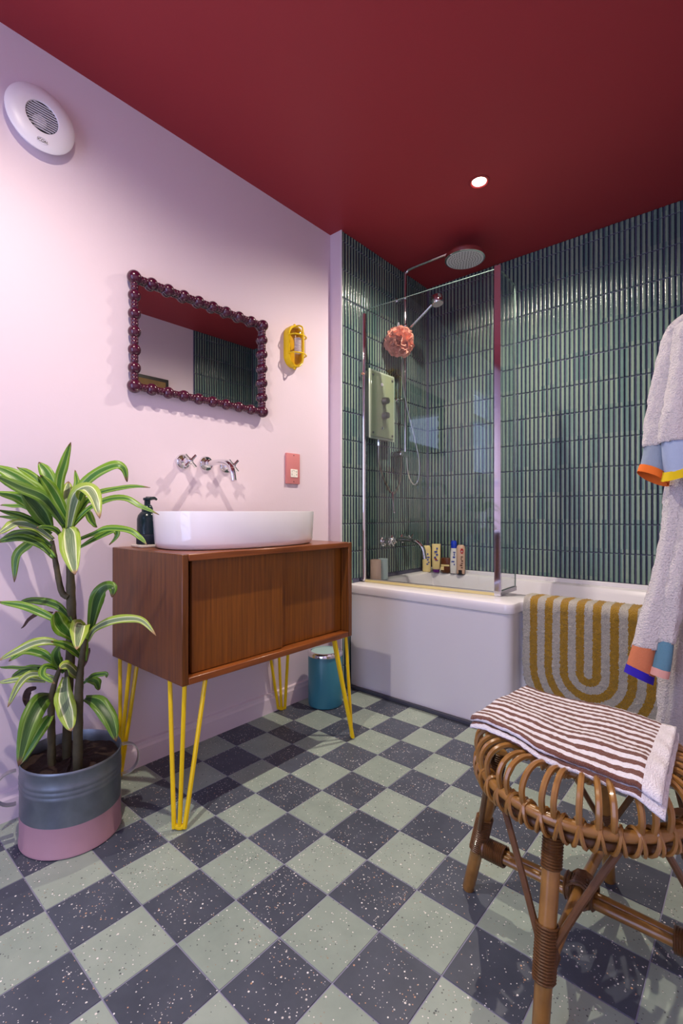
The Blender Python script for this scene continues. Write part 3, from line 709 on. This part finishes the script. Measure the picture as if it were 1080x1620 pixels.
cg.build('cage',M['yellow'],bl)
MB().sphere((.024,by,bz+.1),.007).sphere((.024,by,bz-.1),.008).build('lug',M['yellow'],bl)
lb=MB()
for i in range(9): lb.lathe([(.014,0),(.018,.003),(.014,.006)],(.046,by,bz-.036+i*.008),n=16)
lb.build('bulb',M['plastic'],bl)

# ================================================================== SHAVER SOCKET
so=thing('shaver_socket','salmon pink metal shaver socket plate right of the basin','socket',(0,1.56,1.103))
MB().box((.0003,1.517,1.032),(.012,1.603,1.176),bev=.003).build('plate',M['salmon'],so)
MB().box((.0123,1.541,1.063),(.0145,1.586,1.101),bev=.001,seg=1).build('outlet',M['ivory'],so)
hl=MB()
for y,z,w_,h_ in ((1.549,1.092,.004,.003),(1.549,1.075,.004,.003),(1.549,1.083,.003,.002),(1.578,1.090,.003,.006),(1.578,1.076,.003,.006),(1.560,1.096,.008,.0015),(1.567,1.092,.004,.0015),(1.563,1.070,.002,.002)):
    hl.box((.0146,y-w_/2,z-h_/2),(.0150,y+w_/2,z+h_/2))
hl.build('socket_holes',M['black'],so,smooth=False)
MB().lathe([(.0025,0),(.002,.001)],(.0122,1.5625,1.166),'x',n=10).lathe([(.0025,0),(.002,.001)],(.0122,1.5625,1.043),'x',n=10).build('screw',M['black'],so)

# ================================================================== EXTRACTOR FAN
fn=thing('extractor_fan','round white extractor fan cover with slatted centre high on the pink wall','fan',(0,.502,2.087))
fy,fz=.502,2.087; c=(0,fy,fz)
MB().lathe([(.078,.0005),(.078,.022)],c,'x',n=40,cap=(True,False)).build('body',M['plastic'],fn)
MB().lathe([(.078,.022),(.092,.023),(.0945,.026),(.0945,.029),(.090,.033),(.070,.0385),(.050,.0410),(.0455,.0405),(.0435,.037)],c,'x',n=64,cap=(False,False)).build('cover',M['plastic'],fn)
MB().lathe([(.0435,.037),(.0434,.013),(.001,.013)],c,'x',n=32,cap=(False,False)).build('duct',M['dark'],fn)
MB().sphere((.014,fy,fz),.020,sc=(.6,1,1)).build('motor_hub',M['plastic'],fn)
for i in range(11):
    z=fz-.036+i*.0072; hw=math.sqrt(max(.0432**2-(z-fz)**2,0))-.001
    MB().loft([[(.0345,fy+e*hw,z),(.0385,fy+e*hw,z),(.0385,fy+e*hw,z+.0016),(.0345,fy+e*hw,z+.0016)] for e in (-1,1)]).build('slat',M['plastic'],fn,smooth=False)
# raised badge with the fan's lettering
bp_=MB().tube([(.0382+.002*math.cos(0),fy+.015*math.cos(2*PI*j/24),fz-.069+.0075*math.sin(2*PI*j/24)) for j in range(24)],.0006,n=5,closed=True); bp_.build('badge',M['plastic'],fn)
tx=text_mb('iCON',.0115,.0004,lambda x,y,z:(.0393+z-.0002,fy+x,fz-.0705+y)); tx.build('lettering',M['black'],fn,smooth=False)
tx=text_mb('airflow',.0045,.0003,lambda x,y,z:(.0393+z-.0002,fy+x,fz-.0635+y)); tx.build('lettering',M['black'],fn,smooth=False)

# picture seen in the mirror
pc=thing('picture_frame','black framed ochre picture on the opposite wall, seen in the mirror','picture',(XR,1.68,1.78))
MB().box((XR-.02,1.45,1.50),(XR-.001,1.865,1.885),bev=.002,seg=1).build('frame',M['framed'],pc)
MB().box((XR-.0215,1.475,1.525),(XR-.0201,1.84,1.860)).build('print',M['picture'],pc,smooth=False)
LEAVES=[
([(0.198,0.518,0.874),(0.205,0.477,0.954),(0.217,0.441,0.999)],0.0257,0),
([(0.182,0.504,0.874),(0.172,0.502,0.977),(0.178,0.513,1.037),(0.187,0.528,1.099)],0.0214,0),
([(0.182,0.504,0.891),(0.15,0.487,0.99),(0.117,0.469,1.042)],0.03,0),
([(0.175,0.499,0.908),(0.118,0.467,0.99),(0.057,0.431,1.03)],0.0171,0),
([(0.191,0.513,0.865),(0.151,0.457,0.95),(0.121,0.41,0.996),(0.09,0.362,1.028)],0.0364,0),
([(0.191,0.513,0.856),(0.188,0.464,0.933),(0.175,0.406,0.964),(0.161,0.349,0.998)],0.03,1),
([(0.201,0.521,0.874),(0.187,0.538,0.952),(0.168,0.551,0.988),(0.139,0.556,1.023)],0.0137,0),
([(0.201,0.521,0.856),(0.201,0.529,0.934),(0.233,0.566,0.999),(0.272,0.608,1.03),(0.289,0.631,1.026),(0.291,0.641,0.987)],0.0257,0),
([(0.198,0.518,0.848),(0.246,0.517,0.933),(0.302,0.523,0.963),(0.354,0.525,0.939),(0.398,0.521,0.884)],0.0364,2),
([(0.208,0.527,0.874),(0.231,0.55,0.925),(0.258,0.576,0.953),(0.311,0.625,0.97),(0.363,0.673,0.97)],0.0137,0),
([(0.208,0.527,0.865),(0.246,0.552,0.908),(0.29,0.583,0.933),(0.338,0.617,0.937),(0.375,0.642,0.914),(0.417,0.671,0.893)],0.0154,0),
([(0.208,0.527,0.814),(0.257,0.556,0.836),(0.299,0.58,0.853),(0.356,0.617,0.849),(0.388,0.631,0.829),(0.412,0.639,0.811)],0.0154,0),
([(0.214,0.532,0.796),(0.245,0.561,0.818),(0.288,0.601,0.848),(0.296,0.61,0.835),(0.278,0.597,0.807)],0.0137,0),
([(0.198,0.518,0.848),(0.221,0.554,0.899),(0.222,0.57,0.873),(0.222,0.585,0.855)],0.018,0),
([(0.195,0.515,0.856),(0.251,0.502,0.839),(0.306,0.487,0.796),(0.364,0.475,0.742)],0.0429,2),
([(0.201,0.521,0.874),(0.153,0.53,0.935),(0.114,0.548,0.99)],0.0321,2),
([(0.159,0.485,0.856),(0.171,0.451,0.908),(0.175,0.41,0.956)],0.0386,1),
([(0.159,0.485,0.874),(0.12,0.447,0.916),(0.091,0.418,0.942),(0.049,0.378,0.955)],0.0266,0),
([(0.133,0.462,0.899),(0.076,0.441,0.915),(0.03,0.398,0.919)],0.0103,0),
([(0.162,0.487,0.839),(0.157,0.451,0.87),(0.147,0.41,0.891),(0.132,0.366,0.905)],0.0163,1),
([(0.149,0.476,0.856),(0.091,0.44,0.88),(0.03,0.393,0.886)],0.012,0),
([(0.165,0.49,0.822),(0.157,0.451,0.857),(0.146,0.411,0.868),(0.155,0.387,0.859),(0.159,0.359,0.84)],0.0249,2),
([(0.162,0.487,0.805),(0.106,0.451,0.839),(0.055,0.42,0.834),(0.03,0.395,0.816)],0.018,1),
([(0.165,0.49,0.771),(0.154,0.456,0.811),(0.134,0.414,0.829),(0.112,0.37,0.817)],0.0189,1),
([(0.169,0.493,0.771),(0.14,0.464,0.814),(0.119,0.44,0.806),(0.101,0.419,0.772),(0.1,0.414,0.704)],0.024,0),
([(0.191,0.513,0.818),(0.202,0.478,0.853),(0.205,0.437,0.859)],0.0129,1),
([(0.198,0.518,0.848),(0.205,0.544,0.908),(0.207,0.565,0.934),(0.207,0.584,0.926)],0.0193,1),
([(0.195,0.515,0.839),(0.212,0.525,0.899),(0.233,0.537,0.942),(0.247,0.544,0.972)],0.0236,0),
([(0.191,0.513,0.848),(0.154,0.514,0.908),(0.116,0.514,0.944)],0.0257,1),
([(0.243,0.558,0.561),(0.256,0.56,0.605),(0.273,0.566,0.662),(0.296,0.577,0.688),(0.318,0.588,0.689),(0.323,0.584,0.665)],0.0309,1),
([(0.238,0.553,0.535),(0.27,0.559,0.573),(0.318,0.58,0.598),(0.375,0.608,0.61),(0.419,0.624,0.606),(0.461,0.639,0.573)],0.0197,2),
([(0.227,0.544,0.556),(0.276,0.521,0.594),(0.323,0.498,0.581),(0.372,0.476,0.555)],0.0364,2),
([(0.208,0.527,0.544),(0.202,0.493,0.587),(0.217,0.479,0.63)],0.0386,0),
([(0.204,0.524,0.591),(0.159,0.504,0.631),(0.093,0.466,0.645),(0.037,0.438,0.634)],0.0189,1),
([(0.198,0.518,0.574),(0.167,0.482,0.605),(0.133,0.443,0.632),(0.106,0.411,0.644),(0.079,0.378,0.652)],0.018,0),
([(0.165,0.49,0.616),(0.123,0.461,0.611),(0.084,0.435,0.569)],0.0094,3),
([(0.233,0.549,0.479),(0.246,0.538,0.544),(0.274,0.54,0.594)],0.0214,0),
([(0.191,0.513,0.514),(0.184,0.48,0.54),(0.17,0.443,0.541),(0.152,0.402,0.522),(0.141,0.367,0.505)],0.0197,2),
([(0.175,0.499,0.466),(0.152,0.468,0.503),(0.123,0.431,0.514),(0.101,0.401,0.487)],0.0206,0),
([(0.227,0.544,0.479),(0.245,0.521,0.513),(0.251,0.488,0.542),(0.255,0.454,0.558)],0.018,0),
([(0.159,0.485,0.461),(0.099,0.446,0.454),(0.051,0.418,0.424)],0.0154,1),
([(0.172,0.496,0.431),(0.155,0.444,0.453),(0.159,0.411,0.438),(0.167,0.381,0.384)],0.0163,2),
([(0.133,0.462,0.461),(0.08,0.432,0.457),(0.03,0.393,0.458)],0.0077,1),
([(0.149,0.476,0.423),(0.12,0.429,0.435),(0.085,0.377,0.43)],0.0137,2),
([(0.175,0.499,0.457),(0.192,0.463,0.478),(0.228,0.444,0.466),(0.294,0.452,0.457)],0.0137,0),
([(0.227,0.544,0.423),(0.253,0.51,0.463),(0.284,0.48,0.493),(0.319,0.454,0.499)],0.0257,2),
([(0.191,0.513,0.435),(0.234,0.494,0.396),(0.29,0.486,0.364),(0.342,0.474,0.341)],0.0394,2),
([(0.159,0.485,0.38),(0.199,0.449,0.388),(0.235,0.41,0.349),(0.275,0.376,0.267)],0.0394,1),
([(0.165,0.49,0.337),(0.204,0.452,0.318),(0.22,0.394,0.244)],0.0223,0),
([(0.233,0.549,0.375),(0.285,0.561,0.373),(0.336,0.572,0.337),(0.375,0.573,0.289)],0.0351,1),
([(0.23,0.546,0.418),(0.253,0.562,0.439),(0.282,0.583,0.446),(0.288,0.585,0.436)],0.0103,1),
([(0.233,0.549,0.427),(0.245,0.573,0.419),(0.24,0.583,0.391)],0.0189,1),
([(0.13,0.459,0.405),(0.122,0.443,0.4),(0.123,0.435,0.377),(0.138,0.438,0.354)],0.0146,3),
([(0.188,0.51,0.448),(0.203,0.485,0.5),(0.243,0.483,0.541)],0.0214,1),
([(0.22,0.538,0.444),(0.212,0.557,0.476),(0.201,0.574,0.506)],0.0111,3),
]
# ================================================================== BATH MAT
bm_=thing('bath_mat','mustard and cream U-striped tufted bath mat hung over the bath edge','bath mat',(1.18,1.98,.3))
cx,zc=1.180,.285; rm=random.Random(11); hw=.2465
def matsec(): # path over the rim: (y, z, v) v measured down the front
    P=[]
    for i in range(60): z=.545-i*.0084; P.append((BN-.008-.004*0,z))
    return P
path=[(2.150,.470),(2.146,.500),(2.138,.530),(2.120,.546),(2.090,.550),(2.060,.551),(2.030,.552),(2.006,.551),(1.992,.545),(1.986,.532),(1.984,.515)]
z=.507
while z>.05: path.append((1.984-.004*math.sin((.5-z)*7),z)); z-=.0045
nx=124; vs=[];uv=[];fs=[];idx={}
for i,(y,z) in enumerate(path):
    for j in range(nx):
        x=cx-hw+2*hw*j/(nx-1)
        zr=min(z,.545)
        if i>10:
            lim=math.sqrt(max(hw*hw-max(0,zc-z)**2,0)) if z<zc else hw
            if abs(x-cx)>lim+.0035: continue
            x=max(min(x,cx+lim),cx-lim)
        idx[(i,j)]=len(vs); vs.append((x+rm.uniform(-.0014,.0014),y-rm.uniform(0,.0055)*(1 if i>8 else .2),z+rm.uniform(-.0016,.0016)+(rm.uniform(0,.003) if i<9 else 0))); uv.append((x-cx,(z-zc) if i>7 else .2))
for i in range(len(path)-1):
    for j in range(nx-1):
        k=[(i,j),(i,j+1),(i+1,j+1),(i+1,j)]
        q=[idx[a] for a in k if a in idx]
        if len(q)>=3: fs.append(tuple(q))
mm=MB(); mm.add(vs,fs,uv); pile=mm.build('pile',M['mat'],bm_,ang=180)
so_=pile.modifiers.new('thickness','SOLIDIFY'); so_.thickness=.010; so_.offset=-1 
# ================================================================== ROBES
def garment_tube(mb,rings,seed=0,n=40,fold=.10,k=5,amp=.003,steps=6,cap=(True,True)):
    rg=random.Random(seed); P=spline([r[:3] for r in rings],steps); m=len(P)
    a=interp([r[3] for r in rings],m); b=interp([r[4] for r in rings],m)
    Rv=Vector((.7553,.6554,0)); Fv=Vector((-.6554,.7553,0)); out=[]
    ph=rg.uniform(0,6)
    for i in range(m):
        ring=[]
        for j in range(n):
            t=2*PI*j/n; fo=1+fold*math.sin(k*t+ph+i*.10)+fold*.6*math.sin((k+2)*t+ph*2-i*.07)
            jx=rg.uniform(-amp,amp)
            p=P[i]+Rv*(a[i]*math.cos(t)*fo)+Fv*(b[i]*math.sin(t)*fo)+Vector((jx,jx*.5,jx))
            p.x=min(p.x,XR-.006); ring.append(p)
        out.append(ring)
    mb.loft(out,cap=cap); return mb
def cuff(parent,rings,mc,mt,trim_h,seed,slant=0.0,nm='cuff'):
    mb=MB(); garment_tube(mb,[(x,y,z,a*1.02,b*1.02) for x,y,z,a,b in rings],seed,amp=.0003,fold=.03,k=2,cap=(False,False)); 
    mb.v=[(x,y,z-slant*((x-rings[-1][0])*.76+(y-rings[-1][1])*.65)*min(1,max(0,(rings[0][2]-z)/(rings[0][2]-rings[-1][2])))) for x,y,z in mb.v]
    c=mb.build(nm,M[mc],parent,ang=180)
    l=rings[-1]; t2=MB(); r0=(l[0],l[1],l[2]+.002,l[3]*1.05,l[4]*1.05); r1=(l[0]-.004,l[1]-.003,l[2]-trim_h,l[3]*1.08,l[4]*1.08)
    garment_tube(t2,[r0,r1],seed,amp=.0003,fold=.03,k=2,cap=(False,False)); r2=MB(); garment_tube(r2,[(r1[0],r1[1],r1[2],r1[3]*.9,r1[4]*.9),(r0[0],r0[1],r0[2],r0[3]*.9,r0[4]*.9)],seed,amp=.0003,fold=.03,k=2,cap=(False,False))
    t2.add(r2.v,r2.f,r2.uv); 
    # close the hem between inner and outer
    t2.v=[(x,y,z-slant*((x-l[0])*.76+(y-l[1])*.65)) for x,y,z in t2.v]
    t2.build('trim',M[mt],parent,ang=180)
ro=thing('bathrobe','cream terry bathrobe with grey-blue cuffs trimmed orange and mustard, upper of the two','bathrobe',(1.66,1.6,1.2),'cream terry bathrobes on the hooks')
mb=MB(); garment_tube(mb,[(1.615,1.555,1.525,.0385,.045),(1.62,1.55,1.43,.055,.05),(1.625,1.55,1.259,.062,.05),(1.63,1.55,1.088,.066,.05),(1.632,1.55,.986,.068,.05),(1.634,1.55,.90,.07,.05)],1,fold=.07); mb.build('body',M['terry'],ro,ang=180)
mb=MB(); garment_tube(mb,[(1.545,1.578,1.424,.02,.030),(1.527,1.562,1.420,.0220,.032),(1.512,1.548,1.405,.0201,.032),(1.5,1.539,1.385,.0184,.032),(1.491,1.531,1.343,.0201,.032),(1.476,1.518,1.251,.0224,.032),(1.462,1.506,1.151,.0217,.032),(1.455,1.5,1.074,.0209,.032)],2,fold=.05,k=2); mb.build('sleeve',M['terry'],ro,ang=180)
cuff(ro,[(1.457,1.501,1.078,.0188,.03),(1.457,1.501,1.042,.0245,.03),(1.458,1.502,1.005,.0330,.03)],'cuffgrey','orange',.020,3,slant=.55)
mb=MB(); garment_tube(mb,[(1.560,1.510,1.392,.02,.035),(1.545,1.498,1.386,.0239,.04),(1.533,1.487,1.37,.0247,.04),(1.527,1.482,1.298,.0279,.04),(1.519,1.475,1.203,.0318,.04),(1.512,1.469,1.139,.0366,.04),(1.511,1.468,1.075,.039,.04)],4,fold=.06,k=3); mb.build('sleeve',M['terry'],ro,ang=180)
cuff(ro,[(1.513,1.47,1.080,.0366,.036),(1.515,1.472,1.043,.0374,.036),(1.519,1.475,1.012,.0382,.036)],'cuffblue','yellowb',.020,5,slant=-.35)
rb=thing('bathrobe','long cream terry bathrobe with clay-orange and teal cuffs hanging below the other','bathrobe',(1.64,1.66,.7),'cream terry bathrobes on the hooks')
mb=MB(); garment_tube(mb,[(1.620,1.73,1.30,.05,.05),(1.600,1.72,1.10,.065,.06),(1.590,1.71,.988,.080,.065),(1.578,1.69,.83,.095,.08),(1.569,1.678,.69,.106,.09),(1.566,1.675,.568,.1146,.09),(1.562,1.671,.427,.1199,.09),(1.557,1.667,.287,.126,.09),(1.556,1.666,.20,.1278,.09)],6,fold=.08,k=7,n=44); mb.build('body',M['terry'],rb,ang=180)
mb=MB(); garment_tube(mb,[(1.524,1.559,1.03,.0209,.032),(1.502,1.54,.967,.0209,.032),(1.495,1.534,.883,.0217,.032),(1.486,1.527,.8,.0234,.032),(1.47,1.512,.699,.0251,.032),(1.455,1.499,.616,.0298,.032),(1.440,1.487,.542,.0290,.032)],7,fold=.06,k=3); mb.build('sleeve',M['terry'],rb,ang=180)
cuff(rb,[(1.439,1.485,.547,.0276,.03),(1.433,1.481,.507,.0295,.03),(1.429,1.477,.480,.0300,.03)],'cufforange','royal',.022,8,slant=.45)
mb=MB(); garment_tube(mb,[(1.533,1.525,.965,.0204,.026),(1.521,1.513,.835,.0188,.026),(1.502,1.496,.704,.0202,.026),(1.493,1.489,.623,.0196,.026),(1.484,1.481,.566,.0171,.026)],9,fold=.06,k=3); mb.build('sleeve',M['terry'],rb,ang=180)
cuff(rb,[(1.483,1.480,.570,.0150,.024),(1.478,1.476,.525,.0179,.024),(1.474,1.472,.496,.0188,.024)],'cuffteal','pinkb',.018,10,slant=.2)
for nm,y,z in (('robe_hook',1.555,1.53),('robe_hook',1.72,1.34)):
    t=thing(nm,'chrome wall hook holding the '+('upper' if z>1.4 else 'lower')+' cream bathrobe','hook',(XR,y,z),'robe hooks')
    MB().lathe([(.018,0),(.018,-.006)],(XR,y,z),'x',n=20).tube(spline([(XR-.004,y,z),(XR-.05,y,z-.004),(XR-.085,y,z+.006),(XR-.095,y,z+.03)],5),.006).sphere((XR-.095,y,z+.034),.009).build('arm',M['chrome'],t)

# ================================================================== RATTAN STOOL
sx,sy=1.390,1.065
st=thing('rattan_stool','round rattan stool with looped cane rim holding the striped towel','stool',(sx,sy,0))
def ringpts(r,z,n=64,wob=0): return [(sx+r*math.cos(2*PI*i/n),sy+r*math.sin(2*PI*i/n),z+wob*math.sin(9*2*PI*i/n)) for i in range(n)]
MB().tube(ringpts(.198,.368),.0105,n=10,closed=True).build('rim',M['rattan'],st)
MB().tube(ringpts(.190,.345),.0100,n=10,closed=True).build('lower_rim',M['rattand'],st)
MB().tube(ringpts(.130,.424),.0085,n=8,closed=True).build('seat_ring',M['rattan'],st)
NH=42
def helix(R,z,r,turns,n,ph=0,sq=1.0):
    P=[]
    for i in range(n):
        a=2*PI*i/n; b=turns*a+ph; P.append((sx+(R+r*math.cos(b))*math.cos(a),sy+(R+r*math.cos(b))*math.sin(a),z+r*sq*math.sin(b)))
    return P
wr_=MB()
wr_.tube(helix(.195,.358,.0150,NH,NH*16,0,1.5),.0038,n=5,closed=True)
wr_.tube(helix(.195,.358,.0150,-NH,NH*16,1.5,1.5),.0038,n=5,closed=True)
wr_.build('rim_binding',M['rattan'],st)
MB().tube(helix(.130,.424,.0108,NH,NH*14),.0032,n=5,closed=True).build('ring_binding',M['rattan'],st)
hp=MB().tube(spline([(.196,0,.362),(.203,0,.382),(.205,0,.402),(.198,.001,.420),(.184,.002,.432),(.166,.003,.437),(.148,.004,.434),(.134,.005,.426),(.128,.006,.415)],3),.0056,n=7)
hme=hp.mesh('hoop',M['rattan'])
for i in range(NH): inst('hoop',hme,st,(sx,sy,0),rot=(0,0,2*PI*i/NH+.03*math.sin(i*2.3)))
# seat weave inside the ring (spokes and two inner rings)
for i in range(8):
    a=PI*i/8; MB().tube([(sx-.128*math.cos(a),sy-.128*math.sin(a),.420),(sx,sy,.422),(sx+.128*math.cos(a),sy+.128*math.sin(a),.420)],.005,n=6).build('seat_cane',M['rattan'],st)
MB().tube(ringpts(.085,.4285,40),.0045,n=6,closed=True).build('seat_coil',M['rattan'],st)
MB().tube(ringpts(.045,.4285,30),.0045,n=6,closed=True).build('seat_coil',M['rattan'],st)
def wrap(p,q,r,turns,t=.0022):
    mb=MB()
    p,q=Vector(p),Vector(q); d=(q-p); u=d.normalized(); a=u.orthogonal().normalized(); b=u.cross(a); n=int(turns*10)
    mb.tube([p+d*(i/n)+(a*math.cos(2*PI*i/10)+b*math.sin(2*PI*i/10))*r for i in range(n+1)],t,n=4); mb.build('binding',M['rattand'],st)
legs=[(180,'left'),(270,'front'),(0,'right'),(90,'back')]
def legpt(a,z): # straight splayed leg
    t=z/.36; r=.249+(.168-.249)*t; return Vector((sx+r*math.cos(a),sy+r*math.sin(a),z))
for deg,_ in legs:
    a=math.radians(deg)
    MB().tube([legpt(a,.0),legpt(a,.004),legpt(a,.18),legpt(a,.355)],[.0125,.0138,.0155,.0155],n=12).build('leg',M['rattan'],st)
    wrap(legpt(a,.275),legpt(a,.352),.0165,16)
    wrap(legpt(a,.105),legpt(a,.190),.0175,18,.0026)
    for s_ in (-1,1):
        e=math.radians(deg+s_*34); top=Vector((sx+.185*math.cos(e),sy+.185*math.sin(e),.342)); low=legpt(a,.165)+Vector((-math.sin(a),math.cos(a),0))*s_*.014
        MB().tube(spline([low,low.lerp(top,.5)+Vector((0,0,.004)),top],6),.0064,n=8).build('brace',M['rattand'],st)
zz=.118
lf,rg_=legpt(PI,zz),legpt(0,zz)
for dy in (-.011,.011): MB().tube([lf+Vector((.012,dy*.7,0)),Vector((sx,sy+dy,zz)),rg_+Vector((-.012,dy*.7,0))],.0095,n=10).build('stretcher',M['rattan'],st)
fr_,bk=legpt(-PI/2,zz),legpt(PI/2,zz)
MB().tube([fr_+Vector((0,.012,.0)),Vector((sx,sy-.03,zz+.012)),Vector((sx,sy,zz+.019)),Vector((sx,sy+.03,zz+.012)),bk+Vector((0,-.012,0))],.0105,n=10).build('stretcher',M['rattan'],st)
wrap(lf+Vector((.012,0,0)),lf+Vector((.065,0,0)),.021,13,.0026); wrap(rg_-Vector((.012,0,0)),rg_-Vector((.065,0,0)),.021,13,.0026)
wrap(fr_+Vector((0,.012,0)),fr_+Vector((0,.045,.004)),.0125,7,.0026); wrap(bk-Vector((0,.012,0)),bk-Vector((0,.045,-.004)),.0125,7,.0026)
wrap((sx-.028,sy,zz+.006),(sx+.028,sy,zz+.006),.024,9,.0032); wrap((sx,sy-.026,zz+.008),(sx,sy+.026,zz+.008),.024,8,.0032)

# ================================================================== FOLDED TOWEL
tw=thing('folded_towel','brown and white striped towel folded on the rattan stool','towel',(1.38,1.06,.44))
# each layer is a flattened roll: s runs left to right, the section loops round the front fold
A0=Vector((1.200,.960,0)); D0=Vector((1.555,.905,0)); C0=Vector((1.545,1.170,0)); B0=Vector((1.232,1.205,0))
def layer(z,th,front,seed,left=0.0,right=1.0,endz=0):
    rg=random.Random(seed); ns,nt=60,34; rings=[]; uvs=[]
    per=[]   # closed section around: t along width, dz
    for i in range(nt+1): per.append((1-i/nt*(1-front), th/2, 'T'))
    for i in range(1,8): a=PI*i/8; per.append((front-.03*math.sin(a), th/2*math.cos(a),'F'))
    for i in range(nt+1): per.append((front+i/nt*(1-front), -th/2,'B'))
    acc=[0]
    for i in range(1,len(per)): acc.append(acc[-1]+math.hypot((per[i][0]-per[i-1][0])*.265,per[i][1]-per[i-1][1]))
    for i in range(ns+1):
        s_=left+(right-left)*i/ns; r=[]
        for q,(t,dz,k) in enumerate(per):
            p=A0.lerp(D0,s_).lerp(B0.lerp(C0,s_),t)
            wv=.005*math.sin(7*s_+2.2*t+seed)+.004*math.sin(5*t*3+s_*4+seed)*(1-t)+.0025*math.sin(19*s_+seed*2)*(1-t)
            droop=-.030*max(0,s_-.88)**1*6*max(0,1-t*1.1)-.010*max(0,.10-s_)*10*(1-t)-.012*max(0,.25-t)*4*(.6+.4*s_)
            r.append((p.x,p.y+.004*math.sin(9*s_+seed)*(1-t),z+dz+max(wv,-.004)+droop+rg.uniform(-.0009,.0009)+(.0045*math.sin(t*26+s_*20) if s_>.9 else 0)*(s_-.9)*10))
            uvs.append((s_,acc[q]+.004*math.sin(6*s_)))
        rings.append(r)
    mb=MB(); mb.loft(rings,cap=(True,True),uvs=uvs); return mb
layer(.4500,.011,.00,1,endz=1).build('towel_layer',M['towel'],tw,ang=180)
layer(.4625,.012,.03,1.05,left=-.01,right=.985).build('towel_layer',M['towel'],tw,ang=180)

# ================================================================== PLANT
px,py=.190,.530
pt=thing('potted_dracaena','variegated dracaena in an oval zinc planter with a pink painted base','plant',(px,py,0))
def ell(k,z,n=56): return [(px+.135*k*math.cos(2*PI*j/n),py+.125*k*math.sin(2*PI*j/n),z) for j in range(n)]
zinc=[(1.0,.080),(1.0,.150),(1.012,.154),(1.0,.158),(1.0,.163),(1.012,.167),(1.0,.171),(1.0,.176),(1.012,.180),(1.0,.184),(1.0,.214),(1.015,.217),(1.015,.221),(1.0,.224),(.985,.221),(.98,.19),(.97,.03)]
MB().loft([ell(k,z) for k,z in zinc],cap=(False,True)).build('pot',M['zinc'],pt,ang=50)
MB().loft([ell(k,z) for k,z in [(1.0,.0015),(1.018,.003),(1.018,.008),(1.002,.011),(1.0015,.081),(.995,.081)]],cap=(True,False)).build('painted_band',M['pinkband'],pt,ang=50)
sm=MB(); rg=random.Random(2); rings=[]
for k in (.965,.8,.6,.4,.2,.02): rings.append([(x,y,z+rg.uniform(-.004,.006)) for x,y,z in ell(k,.193+.006*(1-k))])
sm.loft(rings,cap=(False,True)).build('soil',M['soil'],pt)
for sg in (1,-1):
    d=Vector((.25*sg,.968*sg,0)); c0=Vector((px,py,0))+Vector((d.x*.135,d.y*.127,0)); P=[]
    for i in range(15):
        a=math.radians(100-200*i/14); P.append(c0+d*(.004+.046*max(0,math.cos(a))**.7)+Vector((0,0,.160+.045*math.sin(a))))
    rings=[]
    for i,p in enumerate(P):
        t=(P[min(i+1,14)]-P[max(i-1,0)]).normalized(); s_=d.cross(Vector((0,0,1))).normalized(); nn=t.cross(s_)
        rings.append([p+s_*.009+nn*.0012,p-s_*.009+nn*.0012,p-s_*.009-nn*.0012,p+s_*.009-nn*.0012])
    MB().loft(rings).build('handle',M['steel'],pt)
def stem(pts):
    P=spline([p for p,_ in pts],8); R=interp([r for _,r in pts],len(P)); R=[r*(1+.07*(i%3==0)) for i,r in enumerate(R)]
    MB().tube(P,R,n=10).build('stem',M['bark'],pt)
stem([((0.175,0.521,0.190),0.0117),((0.179,0.524,0.377),0.0117),((0.186,0.53,0.557),0.0126),((0.184,0.529,0.684),0.0117),((0.18,0.526,0.828),0.0063)])
stem([((0.19,0.521,0.658),0.0081),((0.175,0.508,0.676),0.0081),((0.163,0.497,0.757),0.0072),((0.155,0.49,0.819),0.0054)])
stem([((0.264,0.518,0.190),0.0121),((0.265,0.519,0.366),0.0121),((0.269,0.523,0.469),0.0086),((0.278,0.531,0.552),0.006)])
stem([((0.177,0.483,0.190),0.0106),((0.176,0.482,0.301),0.0097),((0.177,0.483,0.389),0.0079),((0.194,0.498,0.468),0.0053)])
lr=random.Random(8)
for pts,wd,kind in LEAVES:
    P=spline(pts,5 if len(pts)>3 else 7); m=len(P); rings=[]; uv=[]
    nb=Vector((CAM[0]-px,CAM[1]-py,.25)).normalized(); tw_=lr.uniform(-.5,.5)
    for i,p in enumerate(P):
        t=i/(m-1); T_=(P[min(i+1,m-1)]-P[max(i-1,0)]).normalized()
        N=(nb+Vector((0,0,.45))+Vector((.3*tw_,tw_*.6,0))).normalized(); s_=T_.cross(N); s_.normalize(); N=s_.cross(T_)
        w=wd*.5*1.2*min(1,.30+1.9*t)*(1-max(0,(t-.55)/.45)**1.8)+.0006
        for_=[]
        for q,(a,h) in enumerate(((-1,.30),(-.5,.10),(0,0),(.5,.10),(1,.30))):
            wv=.0022*math.sin(t*17+q*3+tw_*9) if q in (0,4) else 0
            for_.append(p+s_*(a*w)+N*(h*w*.9+wv)); uv.append((.5+a*.5,t))
        rings.append([ (max(v.x,.006),v.y,v.z) for v in for_])
    lf_=MB(); lf_.loft(rings,closed=False,uvs=uv); o=lf_.build('leaf',M['leaf%d'%kind],pt,ang=180)
    o.modifiers.new('thick','SOLIDIFY').thickness=.0008
